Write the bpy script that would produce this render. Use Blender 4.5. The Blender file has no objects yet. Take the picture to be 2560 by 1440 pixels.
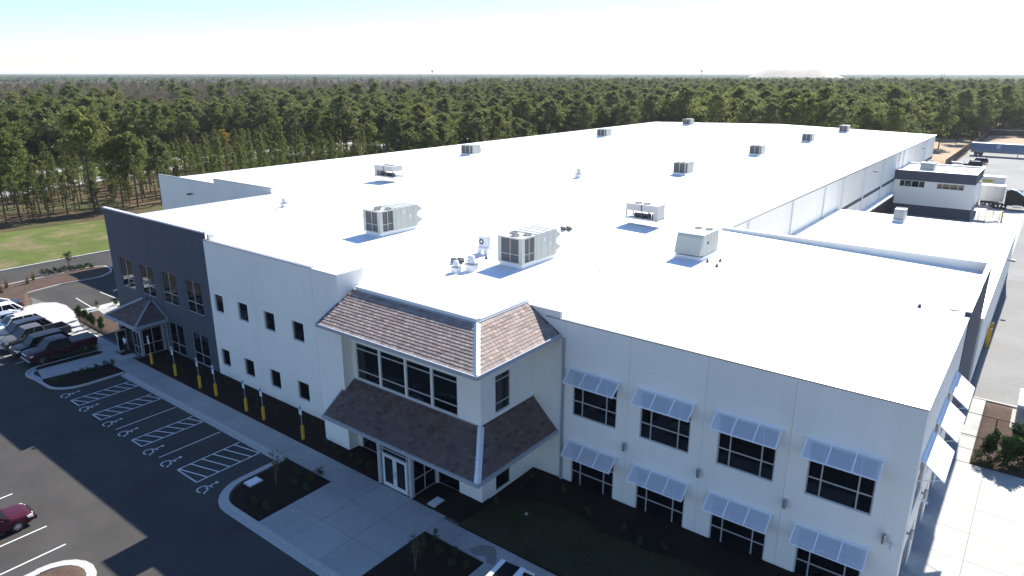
import bpy, math, random
from mathutils import Vector, Matrix
R = math.radians
rnd = random.Random(7)
scene = bpy.context.scene
COL = scene.collection

# ------------------------------------------------------------------ camera, sky, sun, exposure
cam_d = bpy.data.cameras.new('camera')
cam = bpy.data.objects.new('camera', cam_d); COL.objects.link(cam)
FPX, PITCH, YAW, CAMH = 1742.0, math.atan((720 - 183) / 1742.0), R(37.682), 25.0
cam_d.sensor_width = 36.0; cam_d.lens = FPX / 2560 * 36
cam_d.clip_start = 0.5; cam_d.clip_end = 40000
cam.location = (0, 0, CAMH); cam.rotation_euler = (R(90) - PITCH, 0, YAW)
scene.camera = cam

SUN_VEC = Vector((-0.072, 1.22, 1.0)).normalized()      # towards the sun
SUN_EL = math.asin(SUN_VEC.z); SUN_AZ = math.atan2(SUN_VEC.x, SUN_VEC.y)
world = bpy.data.worlds.new('World'); scene.world = world; world.use_nodes = True
wn = world.node_tree.nodes; wl = world.node_tree.links
sky = wn.new('ShaderNodeTexSky'); sky.sky_type = 'NISHITA'; sky.sun_disc = False
sky.sun_elevation = SUN_EL; sky.sun_rotation = SUN_AZ
sky.air_density = 1.2; sky.dust_density = 0.0; sky.ozone_density = 6.0; sky.altitude = 20
bg = wn['Background']; bg.inputs['Strength'].default_value = 0.069
tint = wn.new('ShaderNodeVectorMath'); tint.operation = 'MULTIPLY'; tint.inputs[1].default_value = (0.98, 1.0, 1.13)   # cool white balance
wl.new(sky.outputs[0], tint.inputs[0]); wl.new(tint.outputs[0], bg.inputs['Color'])
sun_d = bpy.data.lights.new('sun', 'SUN'); sun_d.energy = 4.0; sun_d.angle = R(0.53); sun_d.color = (1.0, 0.95, 0.87)
sun = bpy.data.objects.new('sun', sun_d); COL.objects.link(sun)
sun.location = (0, 60, 90); sun.rotation_euler = (-SUN_VEC).to_track_quat('-Z', 'Y').to_euler()
vs = scene.view_settings
vs.view_transform = 'Standard'; vs.look = 'None'; vs.gamma = 1.0; vs.use_curve_mapping = False; vs.exposure = 1.33
scene.cycles.max_bounces = 6; scene.cycles.diffuse_bounces = 3; scene.cycles.glossy_bounces = 3
scene.cycles.transparent_max_bounces = 8; scene.cycles.use_denoising = True
scene.cycles.caustics_reflective = False; scene.cycles.caustics_refractive = False

# ------------------------------------------------------------------ pixel -> place helpers
_cp, _sp = math.cos(PITCH), math.sin(PITCH)
_ca, _sa = math.cos(YAW), math.sin(YAW)
_rot = lambda v: Vector((_ca * v[0] - _sa * v[1], _sa * v[0] + _ca * v[1], v[2]))
RT, FW, UP = _rot((1, 0, 0)), _rot((0, _cp, -_sp)), _rot((0, _sp, _cp))
CP = Vector((0, 0, CAMH))
def ray(px, py): return RT * (px - 1280) + FW * FPX + UP * (720 - py)
def G(px, py, z=0.0):
    d = ray(px, py); t = (z - CAMH) / d.z
    p = CP + d * t; return (p.x, p.y)
def toPx(p):
    v = Vector(p) - CP; w = v.dot(FW)
    if w < 1: return None
    return 1280 + FPX * v.dot(RT) / w, 720 - FPX * v.dot(UP) / w

def smooth(a, b, t):
    t = max(0.0, min(1.0, (t - a) / (b - a))); return t * t * (3 - 2 * t)
def zg(x, y):                                             # terrain height: the truck yard lies lower than the front lot
    return -0.35 - 1.05 * smooth(66, 104, y) * smooth(-62, -26, x)

# ------------------------------------------------------------------ materials
MATS = {}
def pm(name, col, rough=0.7, metal=0.0, var=0.12, scale=1.5, bump=0.0, bscale=30.0, spec=0.4, var2=0.0, scale2=0.15,
       col2=None, thr=0.55, soft=0.12, mscale=0.5, coat=0.0, emit=None, streak=0.0, objvar=0.0):
    if name in MATS: return MATS[name]
    m = bpy.data.materials.new(name); m.use_nodes = True; MATS[name] = m
    nt = m.node_tree; N = nt.nodes; L = nt.links; b = N['Principled BSDF']
    b.inputs['Roughness'].default_value = rough; b.inputs['Metallic'].default_value = metal
    b.inputs['Specular IOR Level'].default_value = spec
    if coat: b.inputs['Coat Weight'].default_value = coat; b.inputs['Coat Roughness'].default_value = 0.05
    geo = N.new('ShaderNodeNewGeometry')
    def noise(sc, det=5.0):
        n = N.new('ShaderNodeTexNoise'); n.inputs['Scale'].default_value = sc; n.inputs['Detail'].default_value = det
        n.inputs['Roughness'].default_value = 0.6; L.new(geo.outputs['Position'], n.inputs['Vector']); return n.outputs['Fac']
    def rng(sock, lo, hi, a=0.25, c=0.75):
        r = N.new('ShaderNodeMapRange'); L.new(sock, r.inputs['Value'])
        for i, v in zip((1, 2, 3, 4), (a, c, lo, hi)): r.inputs[i].default_value = v
        return r.outputs['Result']
    rgb = N.new('ShaderNodeRGB'); rgb.outputs[0].default_value = (*col, 1); cur = rgb.outputs[0]
    if col2:
        mx = N.new('ShaderNodeMix'); mx.data_type = 'RGBA'
        L.new(rng(noise(mscale), 0, 1, thr - soft, thr + soft), mx.inputs['Factor'])
        L.new(cur, mx.inputs['A']); mx.inputs['B'].default_value = (*col2, 1); cur = mx.outputs['Result']
    def mult(cur, fac):
        v = N.new('ShaderNodeVectorMath'); v.operation = 'SCALE'; L.new(cur, v.inputs[0]); L.new(fac, v.inputs['Scale']); return v.outputs[0]
    if var: cur = mult(cur, rng(noise(scale), 1 - var, 1 + var))
    if var2: cur = mult(cur, rng(noise(scale2), 1 - var2, 1 + var2))
    if streak:
        mp = N.new('ShaderNodeMapping'); mp.inputs['Scale'].default_value = (1.6, 1.6, 0.10); L.new(geo.outputs['Position'], mp.inputs[0])
        n = N.new('ShaderNodeTexNoise'); n.inputs['Scale'].default_value = 1.0; n.inputs['Detail'].default_value = 6; L.new(mp.outputs[0], n.inputs['Vector']); cur = mult(cur, rng(n.outputs['Fac'], 1 - streak, 1 + streak * .6))
    if objvar:
        oi = N.new('ShaderNodeObjectInfo'); cur = mult(cur, rng(oi.outputs['Random'], 1 - objvar, 1 + objvar * .5, 0, 1))
    L.new(cur, b.inputs['Base Color'])
    if bump:
        bp = N.new('ShaderNodeBump'); bp.inputs['Strength'].default_value = bump; bp.inputs['Distance'].default_value = 0.03
        L.new(noise(bscale, 4), bp.inputs['Height']); L.new(bp.outputs[0], b.inputs['Normal'])
    if emit: b.inputs['Emission Color'].default_value = (*emit, 1); b.inputs['Emission Strength'].default_value = 1.0
    return m
def leaf_mat(name, cols, transl=0.3, objvar=0.25):
    m = bpy.data.materials.new(name); m.use_nodes = True; MATS[name] = m
    nt = m.node_tree; N = nt.nodes; L = nt.links
    for n in list(N): N.remove(n)
    out = N.new('ShaderNodeOutputMaterial'); oi = N.new('ShaderNodeObjectInfo'); geo = N.new('ShaderNodeNewGeometry')
    cr = N.new('ShaderNodeValToRGB'); el = cr.color_ramp.elements
    el[0].color = (*cols[0], 1); el[1].color = (*cols[-1], 1)
    for i, c in enumerate(cols[1:-1]): e = el.new((i + 1) / (len(cols) - 1)); e.color = (*c, 1)
    L.new(oi.outputs['Random'], cr.inputs[0])
    r = N.new('ShaderNodeMapRange'); L.new(geo.outputs['Random Per Island'], r.inputs['Value'])
    r.inputs[3].default_value = 1 - objvar; r.inputs[4].default_value = 1 + objvar
    v = N.new('ShaderNodeVectorMath'); v.operation = 'SCALE'; L.new(cr.outputs[0], v.inputs[0]); L.new(r.outputs[0], v.inputs['Scale'])
    d = N.new('ShaderNodeBsdfDiffuse'); t = N.new('ShaderNodeBsdfTranslucent'); mx = N.new('ShaderNodeMixShader')
    mx.inputs[0].default_value = transl
    for s in (d, t): L.new(v.outputs[0], s.inputs['Color'])
    L.new(d.outputs[0], mx.inputs[1]); L.new(t.outputs[0], mx.inputs[2]); L.new(mx.outputs[0], out.inputs[0])
    return m
def shingle_mat(name, cols):
    m = bpy.data.materials.new(name); m.use_nodes = True; MATS[name] = m
    nt = m.node_tree; N = nt.nodes; L = nt.links; b = N['Principled BSDF']; b.inputs['Roughness'].default_value = 0.85
    oi = N.new('ShaderNodeObjectInfo'); geo = N.new('ShaderNodeNewGeometry'); ad = N.new('ShaderNodeMath'); fr = N.new('ShaderNodeMath')
    fr.operation = 'FRACT'; L.new(oi.outputs['Random'], ad.inputs[0]); L.new(geo.outputs['Random Per Island'], ad.inputs[1]); L.new(ad.outputs[0], fr.inputs[0])
    cr = N.new('ShaderNodeValToRGB'); el = cr.color_ramp.elements
    el[0].color = (*cols[0], 1); el[1].color = (*cols[-1], 1)
    for i, c in enumerate(cols[1:-1]): e = el.new((i + 1) / (len(cols) - 1)); e.color = (*c, 1)
    n = N.new('ShaderNodeTexNoise'); n.inputs['Scale'].default_value = 25; L.new(geo.outputs['Position'], n.inputs['Vector'])
    r = N.new('ShaderNodeMapRange'); L.new(n.outputs['Fac'], r.inputs['Value']); r.inputs[3].default_value = 0.75; r.inputs[4].default_value = 1.25
    v = N.new('ShaderNodeVectorMath'); v.operation = 'SCALE'
    L.new(fr.outputs[0], cr.inputs[0]); L.new(cr.outputs[0], v.inputs[0]); L.new(r.outputs[0], v.inputs['Scale']); L.new(v.outputs[0], b.inputs['Base Color'])
    return m
M_WHITE = pm('white_paint_wall', (0.90, 0.86, 0.77), 0.75, var=0.03, scale=0.35, var2=0.05, scale2=0.12, bump=0.08, bscale=60, spec=0.25, streak=0.028, objvar=0.02)
M_DARK = pm('slate_paint_wall', (0.088, 0.095, 0.118), 0.75, var=0.06, scale=0.5, bump=0.08, bscale=60, spec=0.25, streak=0.06, objvar=0.04)
M_JOINT = pm('joint_sealant', (0.28, 0.28, 0.27), 0.9)
M_ROOF = pm('roof_membrane', (0.86, 0.86, 0.84), 0.6, var=0.03, scale=0.2, var2=0.03, scale2=1.2, spec=0.3)
M_COPE = pm('coping_metal', (0.40, 0.40, 0.40), 0.45, 0.6, var=0.06)
M_COPEW = pm('pale_coping_metal', (0.74, 0.75, 0.77), 0.45, 0.2, var=0.04)
M_FLASH = pm('grey_flashing', (0.42, 0.44, 0.47), 0.45, 0.3, var=0.06)
M_ALU = pm('aluminium_frame', (0.55, 0.55, 0.54), 0.4, 0.3, var=0.04)
M_GLASS = pm('dark_window_glass', (0.006, 0.008, 0.011), 0.03, var=0.0, spec=0.55)
M_AWN = pm('white_louvre', (0.88, 0.88, 0.89), 0.45, 0.0, var=0.02)
M_TILE = shingle_mat('brown_shingle', [(0.20, 0.15, 0.126), (0.31, 0.235, 0.195), (0.26, 0.21, 0.19), (0.39, 0.305, 0.25), (0.23, 0.185, 0.17)])  # upper roof tones raised to stand in for backlit sheen
M_TILE2 = shingle_mat('dark_brown_shingle', [(0.085, 0.055, 0.046), (0.15, 0.10, 0.082), (0.115, 0.085, 0.075), (0.17, 0.12, 0.10)])
M_ASPH = pm('asphalt', (0.064, 0.061, 0.057), 0.95, var=0.10, scale=9, var2=0.16, scale2=0.22, bump=0.25, bscale=90, spec=0.08, col2=(0.078, 0.074, 0.069), mscale=0.35, thr=0.55, soft=0.2)
M_ROADR = pm('pale_asphalt', (0.24, 0.235, 0.225), 0.9, var=0.10, scale=4, var2=0.14, scale2=0.15, bump=0.2, bscale=80, spec=0.2)
M_YARD = pm('yard_gravel_asphalt', (0.27, 0.265, 0.25), 0.92, var=0.12, scale=1.2, var2=0.15, scale2=0.1, bump=0.2, bscale=60, spec=0.2)
M_CONC = pm('concrete', (0.38, 0.37, 0.345), 0.85, objvar=0.10, var=0.09, scale=3, var2=0.10, scale2=0.4, bump=0.12, bscale=90, spec=0.25)
M_CONCW = pm('pale_concrete', (0.48, 0.47, 0.435), 0.85, objvar=0.08, var=0.07, scale=2, var2=0.07, scale2=0.5, bump=0.12, bscale=90, spec=0.25)
M_CURB = pm('curb_concrete', (0.45, 0.44, 0.41), 0.85, var=0.10, scale=4, bump=0.12, bscale=80, spec=0.25)
M_JOINTC = pm('slab_joint', (0.13, 0.13, 0.12), 0.95)
M_MULCH = pm('shaded_mulch', (0.020, 0.014, 0.011), 0.95, var=0.55, scale=14, var2=0.25, scale2=0.8, bump=1.0, bscale=22, spec=0.15)  # darker copy of the mulch, facade shade put into its colour
M_MULCHB = pm('sunlit_mulch', (0.092, 0.064, 0.049), 0.95, var=0.5, scale=12, var2=0.2, scale2=0.6, bump=1.0, bscale=20, spec=0.15)  # red-brown copy of the mulch, sunlight put into its colour
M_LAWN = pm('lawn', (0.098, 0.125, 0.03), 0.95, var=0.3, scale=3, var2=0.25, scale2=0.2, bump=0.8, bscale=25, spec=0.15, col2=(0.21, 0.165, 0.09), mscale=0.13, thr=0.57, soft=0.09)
M_GRASSD = pm('shaded_lawn', (0.034, 0.037, 0.018), 0.95, var=0.35, scale=6, var2=0.2, scale2=0.5, bump=0.9, bscale=30, spec=0.1)  # duller copy of the lawn with the shade in its colour
M_SAND = pm('sandy_soil', (0.40, 0.30, 0.20), 0.95, var=0.12, scale=0.8, var2=0.15, scale2=0.12, bump=0.5, bscale=8, spec=0.15)
M_SOIL = pm('forest_floor', (0.115, 0.075, 0.045), 0.95, var=0.3, scale=1.2, var2=0.3, scale2=0.1, bump=0.8, bscale=6, spec=0.1, col2=(0.085, 0.085, 0.035), mscale=0.08, thr=0.5)
M_ROADF = pm('highway_concrete', (0.34, 0.33, 0.31), 0.9, var=0.08, scale=0.6)
M_PAINTW = pm('white_road_paint', (0.62, 0.62, 0.60), 0.7, var=0.15, scale=12)
M_YEL = pm('yellow_paint', (0.62, 0.36, 0.03), 0.5, var=0.06)
M_STEEL = pm('galvanised_steel', (0.42, 0.43, 0.44), 0.4, 0.7, var=0.08)
M_BLACK = pm('black_plastic', (0.02, 0.02, 0.022), 0.5, var=0.05)
M_RUBBER = pm('tyre_rubber', (0.022, 0.022, 0.023), 0.85, var=0.1)
M_RIM = pm('alloy_rim', (0.5, 0.5, 0.52), 0.3, 0.8, var=0.03)
M_RTU = pm('unit_paint', (0.46, 0.47, 0.42), 0.5, var=0.05, scale=1)
M_RTUT = pm('beige_unit_paint', (0.52, 0.50, 0.46), 0.5, var=0.05, scale=1)
M_COIL = pm('coil_guard', (0.10, 0.10, 0.105), 0.7, var=0.15, scale=40)
M_WHITEM = pm('white_metal', (0.75, 0.76, 0.77), 0.45, var=0.03)
M_BLUESIGN = pm('blue_sign', (0.02, 0.12, 0.42), 0.5, var=0.03)
M_BARK = pm('pine_bark', (0.12, 0.085, 0.065), 0.95, var=0.35, scale=3, spec=0.1)
M_BARKG = pm('grey_bark', (0.16, 0.135, 0.115), 0.95, var=0.3, scale=3, spec=0.1)
M_PINE = leaf_mat('pine_needles', [(0.16, 0.19, 0.06), (0.19, 0.22, 0.066), (0.175, 0.19, 0.082), (0.215, 0.225, 0.076), (0.15, 0.195, 0.068)], 0.52)
M_YPINE = leaf_mat('young_pine_needles', [(0.14, 0.165, 0.05), (0.17, 0.19, 0.06), (0.15, 0.16, 0.055)], 0.5)
M_BARE = leaf_mat('bare_twigs', [(0.20, 0.165, 0.12), (0.24, 0.185, 0.125), (0.20, 0.185, 0.12), (0.25, 0.18, 0.115)], 0.25)
M_YLEAF = leaf_mat('yellow_leaves', [(0.42, 0.30, 0.05), (0.36, 0.27, 0.06)], 0.35)
M_SHRUB = leaf_mat('shrub_leaves', [(0.045, 0.075, 0.028), (0.06, 0.09, 0.04), (0.05, 0.085, 0.03)], 0.25)
M_STRAW = leaf_mat('dry_grass', [(0.30, 0.22, 0.12), (0.24, 0.18, 0.10)], 0.3)

# ------------------------------------------------------------------ mesh builder
ORG = {}
class MB:
    def __init__(s): s.v = []; s.f = []; s.m = []; s.mi = 0
    def add(s, vs_, fs, mi=None):
        o = len(s.v); s.v += [tuple(p) for p in vs_]
        for f in fs: s.f.append(tuple(i + o for i in f)); s.m.append(s.mi if mi is None else mi)
        return s
    def box(s, x0, y0, z0, x1, y1, z1, mi=None):
        return s.add([(x0, y0, z0), (x1, y0, z0), (x1, y1, z0), (x0, y1, z0), (x0, y0, z1), (x1, y0, z1), (x1, y1, z1), (x0, y1, z1)],
                     [(0, 3, 2, 1), (4, 5, 6, 7), (0, 1, 5, 4), (1, 2, 6, 5), (2, 3, 7, 6), (3, 0, 4, 7)], mi)
    def quad(s, a, b, c, d, mi=None): return s.add([a, b, c, d], [(0, 1, 2, 3)], mi)
    def poly(s, pts, z, mi=None): return s.add([(p[0], p[1], z) for p in pts], [tuple(range(len(pts)))], mi)
    def prism(s, pts, z0, z1, mi=None):
        n = len(pts)
        return s.add([(p[0], p[1], z0) for p in pts] + [(p[0], p[1], z1) for p in pts],
                     [tuple(range(n))[::-1], tuple(range(n, 2 * n))] + [(i, (i + 1) % n, n + (i + 1) % n, n + i) for i in range(n)], mi)
    def hexa(s, p, mi=None):      # 8 corners, bottom ring then top ring
        return s.add(p, [(0, 3, 2, 1), (4, 5, 6, 7), (0, 1, 5, 4), (1, 2, 6, 5), (2, 3, 7, 6), (3, 0, 4, 7)], mi)
    def tube(s, p, q, r0, r1=None, n=8, mi=None, cap=True):
        r1 = r0 if r1 is None else r1; p = Vector(p); q = Vector(q); d = (q - p)
        if d.length < 1e-6: return s
        d.normalize(); a = d.orthogonal().normalized(); b = d.cross(a); vs_ = []
        for c, r in ((p, r0), (q, r1)):
            for i in range(n):
                t = 2 * math.pi * i / n; vs_.append(c + a * (math.cos(t) * r) + b * (math.sin(t) * r))
        fs = [(i, (i + 1) % n, n + (i + 1) % n, n + i) for i in range(n)]
        if cap: fs += [tuple(range(n))[::-1], tuple(range(n, 2 * n))]
        return s.add(vs_, fs, mi)
    def path(s, pts, r, n=6, mi=None):
        for a, b in zip(pts, pts[1:]): s.tube(a, b, r, r, n, mi)
        return s
    def lathe(s, prof, c=(0, 0, 0), axis='z', n=16, mi=None):
        vs_ = []; k = len(prof)
        for i in range(n):
            t = 2 * math.pi * i / n
            for r, h in prof:
                a, b = r * math.cos(t), r * math.sin(t)
                p = (a, b, h) if axis == 'z' else ((h, a, b) if axis == 'x' else (a, h, b))
                vs_.append((p[0] + c[0], p[1] + c[1], p[2] + c[2]))
        fs = [(i * k + j, ((i + 1) % n) * k + j, ((i + 1) % n) * k + j + 1, i * k + j + 1) for i in range(n) for j in range(k - 1)]
        return s.add(vs_, fs, mi)
    def mesh(s, name, mats, c, smooth_=False):
        me = bpy.data.meshes.new(name)
        me.from_pydata([(p[0] - c[0], p[1] - c[1], p[2] - c[2]) for p in s.v], [], s.f)
        for m in (mats if isinstance(mats, (list, tuple)) else [mats]): me.materials.append(m)
        if any(s.m): me.polygons.foreach_set('material_index', s.m)
        if smooth_: me.polygons.foreach_set('use_smooth', [True] * len(s.f))
        me.update(); return me
    def build(s, name, mats, parent=None, kind=None, smooth_=False, bevel=0, origin=None):
        xs, ys, zs = zip(*s.v)
        c = origin or ((min(xs) + max(xs)) / 2, (min(ys) + max(ys)) / 2, (min(zs) + max(zs)) / 2 if parent else min(zs))
        o = bpy.data.objects.new(name, s.mesh(name, mats, c, smooth_)); COL.objects.link(o)
        po = ORG.get(parent, Vector()) if parent else Vector()
        o.location = Vector(c) - po; ORG[o] = Vector(c)
        if parent: o.parent = parent
        if kind: o['kind'] = kind
        if bevel:
            b = o.modifiers.new('bevel', 'BEVEL'); b.width = bevel; b.segments = 2; b.limit_method = 'ANGLE'
        return o
def thing(name, label, cat, loc=(0, 0, 0), group=None):
    o = bpy.data.objects.new(name, None); COL.objects.link(o); o.location = loc; o.empty_display_size = 0.3
    ORG[o] = Vector(loc); o['label'] = label; o['category'] = cat
    if group: o['group'] = group
    return o
def tag(o, label, cat, group=None):
    o['label'] = label; o['category'] = cat
    if group: o['group'] = group
    return o
KIDS = {}
def copy_tree(o, parent=None):
    c = o.copy(); COL.objects.link(c); c.parent = parent
    for ch in o.children: copy_tree(ch, c)
    return c
def place(o, loc, rz=0, s=1.0):
    o.location = loc; o.rotation_euler = (0, 0, rz); o.scale = (s, s, s); return o

# ------------------------------------------------------------------ ground, roads, pavements
def sheet(name, pts, z, mat, thick=0.0, parent=None):
    mb = MB()
    if thick: mb.prism(pts, z - thick, z)
    else: mb.poly(pts, z)
    return mb.build(name, mat, parent, None if parent else 'structure')
def grid_sheet(name, xs, ys, zf, mat):
    mb = MB(); nx = len(xs)
    mb.add([(x, y, zf(x, y)) for y in ys for x in xs], [(j * nx + i, j * nx + i + 1, (j + 1) * nx + i + 1, (j + 1) * nx + i) for j in range(len(ys) - 1) for i in range(nx - 1)])
    return mb.build(name, mat, None, 'structure', smooth_=True)
def span(a, b, n): return [a + (b - a) * i / n for i in range(n + 1)]
gx = [-16000, -8000, -4000, -2000, -1000, -500] + span(-300, 120, 60) + [300, 700, 1500, 3000, 6000, 12000]
gy = [-3000, -1000, -300] + span(-100, 420, 70) + [600, 1000, 2000, 4000, 8000, 16000]
grid_sheet('ground', gx, gy, zg, M_SOIL)
# front parking lot asphalt (one sheet under the kerbed islands)
lot = sheet('parking_lot', [(-108, -70), (40, -70), (40, 60), (-3, 60), (-3, 33), (-72, 33), (-72, 110), (-108, 110)], -0.10, M_ASPH)
LZ = -0.096
def line(pts, w=0.1, name='stall_line', z=LZ):
    (x0, y0), (x1, y1) = pts; d = Vector((x1 - x0, y1 - y0, 0)).normalized(); n = Vector((-d.y, d.x, 0)) * (w / 2)
    a, b = Vector((x0, y0, z)), Vector((x1, y1, z))
    return MB().quad(a - n, b - n, b + n, a + n).build(name, M_PAINTW, lot)
AZ = -0.10
def gl(a, b): return [G(*a, AZ), G(*b, AZ)]
# accessible stalls: hatched aisles and lines
Y0, Y1 = 18.55, 23.1
def aisle(xa, xb):
    line([(xa, Y0), (xa, Y1)]); line([(xb, Y0), (xb, Y1)]); line([(xa, Y0), (xb, Y0)])
    for k in range(6):
        y = Y0 + 0.12 + k * 0.80
        ya, yb = y, y + 0.62
        if yb > Y1: yb = Y1
        line([(xa + 0.05, ya), (xb - 0.05, yb)], 0.1, 'hatch_line')
AX = [(-57.9, -56.5), (-53.95, -52.55), (-48.75, -47.35), (-42.35, -40.0)]
AX = [(G(175, 1002, AZ)[0], G(195.5, 1014.8, AZ)[0]), (G(229, 1037, AZ)[0], G(250, 1051, AZ)[0]), (G(324, 1102, AZ)[0], G(349, 1118, AZ)[0]), (G(433, 1179, AZ)[0], G(480, 1211, AZ)[0])]
for xa, xb in AX: aisle(xa, xb)
for p in ((286, 1075), (388, 1148)): x = G(*p, AZ)[0]; line([(x, Y0), (x, Y1)])
def wheelchair(cx, cy, s=1.0):
    mb = MB(); z = LZ
    def seg(a, b, w=0.11):
        (x0, y0), (x1, y1) = a, b; d = Vector((x1 - x0, y1 - y0, 0)).normalized(); n = Vector((-d.y, d.x, 0)) * (w * s / 2)
        A, B = Vector((cx + x0 * s, cy + y0 * s, z)), Vector((cx + x1 * s, cy + y1 * s, z)); mb.quad(A - n, B - n, B + n, A + n)
    arc = [(0.42 * math.cos(R(a)), -0.35 + 0.42 * math.sin(R(a))) for a in range(85, 311, 20)]
    for a, b in zip(arc, arc[1:]): seg(a, b)
    seg((-0.05, 0.55), (0.0, -0.15)); seg((0.0, -0.12), (0.32, -0.15)); seg((0.3, -0.1), (0.48, -0.6)); seg((0.45, -0.6), (0.62, -0.55)); seg((-0.03, 0.2), (0.3, 0.2))
    mb.poly([(cx - 0.06 * s + 0.14 * s * math.cos(R(a)), cy + 0.75 * s + 0.14 * s * math.sin(R(a))) for a in range(0, 360, 30)], z)
    mb.build('wheelchair_symbol', M_PAINTW, lot)
for p in ((177, 985), (224, 1018), (283, 1055), (322, 1079), (386, 1124), (430, 1153), (521, 1217)):
    x, y = G(*p, AZ); wheelchair(x, y - 0.05, 0.86)
# far side stalls
for x in (-39.83, -42.48, -45.13, -47.8, -50.45, -53.1): line([(x, 5.4), (x, 10.85)], 0.11)
for i in range(9): x = -69.0 - 2.68 * i + 0.62; line([(x, 18.55), (x, 23.2)])
line(gl((190, 745), (232, 770)), 0.11); line(gl((250, 730), (296, 748)), 0.11)

def slabs(parent, x0, x1, y0, y1, nx, ny, z, mat, g=0.012, dz=0.05):
    for i in range(nx):
        for j in range(ny):
            a, b = x0 + (x1 - x0) * i / nx, x0 + (x1 - x0) * (i + 1) / nx
            c, d = y0 + (y1 - y0) * j / ny, y0 + (y1 - y0) * (j + 1) / ny
            h = rnd.uniform(-0.003, 0.003)
            MB().box(a + g, c + g, z - dz, b - g, d - g, z + h).build('slab', mat, parent)
def rect(x0, y0, x1, y1): return [(x0, y0), (x1, y0), (x1, y1), (x0, y1)]
walk = sheet('sidewalk', rect(-66.0, 23.78, -6, 25.6), -0.03, M_JOINTC, 0.06)
slabs(walk, -66, -33, 23.78, 25.6, 18, 1, 0.0, M_CONC); slabs(walk, -24.7, -6, 23.85, 25.35, 10, 1, 0.0, M_CONC)
sheet('water_stain', [(-21.7, 24.2), (-21.3, 24.9), (-20.7, 25.2), (-20.3, 24.9), (-19.9, 24.4), (-19.7, 24.0), (-20.2, 23.9), (-20.5, 24.25), (-21.2, 24.0)], 0.008, pm('damp_concrete', (.22, .205, .18), .6, var=.2, scale=4), 0, walk)
plaza = sheet('plaza', rect(-33, 18.5, -24.7, 25.6), -0.028, M_JOINTC, 0.06)
slabs(plaza, -33, -24.7, 18.5, 25.6, 3, 3, 0.0, M_CONC)
sheet('path', rect(-20.3, 14, -19.0, 23.85), -0.02, M_CONC, 0.1)
# mulch beds
def bed(pts, mat, z=0.03, name='mulch_bed', amp=0.05):
    mb = MB(); n = len(pts); cx = sum(p[0] for p in pts) / n; cy = sum(p[1] for p in pts) / n
    rings = [(1.0, z - 0.16), (0.995, z - 0.02), (0.9, z + amp * 0.5), (0.55, z + amp), (0.2, z + amp * 1.1)]
    vs_ = [(cx + (p[0] - cx) * k, cy + (p[1] - cy) * k, h + rnd.uniform(-0.012, 0.012)) for k, h in rings for p in pts] + [(cx, cy, z + amp * 1.1)]
    fs = [(r * n + i, r * n + (i + 1) % n, (r + 1) * n + (i + 1) % n, (r + 1) * n + i) for r in range(len(rings) - 1) for i in range(n)]
    fs += [((len(rings) - 1) * n + i, (len(rings) - 1) * n + (i + 1) % n, len(rings) * n) for i in range(n)]
    return mb.add(vs_, fs).build(name, mat, None, 'structure', smooth_=True)
def dense(pts, step=0.8):
    o = []
    for a, b in zip(pts, pts[1:] + pts[:1]):
        k = max(1, int(math.dist(a, b) / step)); o += [(a[0] + (b[0] - a[0]) * t / k, a[1] + (b[1] - a[1]) * t / k) for t in range(k)]
    return o
bed(dense(rect(-63.4, 25.62, -30.7, 29.0)), M_MULCH)
bed(dense(rect(-27.5, 25.62, -23.4, 28.6)), M_MULCH)
bed(dense([(-23.45, 25.4), (-5.5, 25.4), (-2.4, 25.4), (-2.4, 33.6), (-23.9, 33.6), (-23.9, 27)]), M_MULCH, 0.02)
bed([(-37.55, 23.7), (-33.02, 23.75), (-33.02, 18.55), (-35.0, 18.5), (-36.2, 18.75), (-37.0, 19.3), (-37.5, 20.3)], M_MULCH)
bed(dense([(-24.65, 23.8), (-20.35, 23.8), (-20.35, 17.5), (-24.65, 17.5)]), M_MULCH)
bed(dense([(-18.95, 23.8), (-6, 23.8), (-6, 15), (-18.95, 15)]), M_MULCH)
gpts = [G(*p) for p in ((1145, 1312), (1180, 1290), (1215, 1262), (1280, 1250), (1330, 1250), (1400, 1262), (1450, 1290), (1500, 1330), (1560, 1350), (1640, 1385), (1700, 1400), (1790, 1440))]
gpts += [(-7, 30.3), (-3.2, 30.2), (-3.2, 25.45), (-23.4, 25.45)]
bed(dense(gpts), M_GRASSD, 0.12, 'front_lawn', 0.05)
# kerbs: swept polylines
def kerb(pts, w=0.2, z0=-0.2, z1=0.035, closed=False, name='curb', gut=0.0, side=1):
    mb = MB(); n = len(pts); P = [Vector((p[0], p[1], 0)) for p in pts]; L_, Rr = [], []
    for i, p in enumerate(P):
        a = P[i - 1] if (i or closed) else p; b = P[(i + 1) % n] if (i < n - 1 or closed) else p
        d = (b - a).normalized(); nn = Vector((-d.y, d.x, 0)); L_.append(p + nn * w / 2); Rr.append(p - nn * w / 2)
    rngk = range(n if closed else n - 1)
    for i in rngk:
        j = (i + 1) % n
        mb.hexa([(*Rr[i].xy, z0), (*Rr[j].xy, z0), (*L_[j].xy, z0), (*L_[i].xy, z0), (*Rr[i].xy, z1), (*Rr[j].xy, z1), (*L_[j].xy, z1), (*L_[i].xy, z1)])
    o = mb.build(name, M_CURB, None, 'structure')
    if gut:
        mb = MB()
        for i in rngk:
            j = (i + 1) % n; A, B = (L_, 1) if side > 0 else (Rr, -1)
            a, b = A[i], A[j]
            a2, b2 = a + (a - P[i]).normalized() * gut, b + (b - P[j]).normalized() * gut
            mb.quad((*a.xy, -0.085), (*b.xy, -0.085), (*b2.xy, -0.092), (*a2.xy, -0.092))
        mb.build('gutter', M_CURB, o)
    return o
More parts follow.
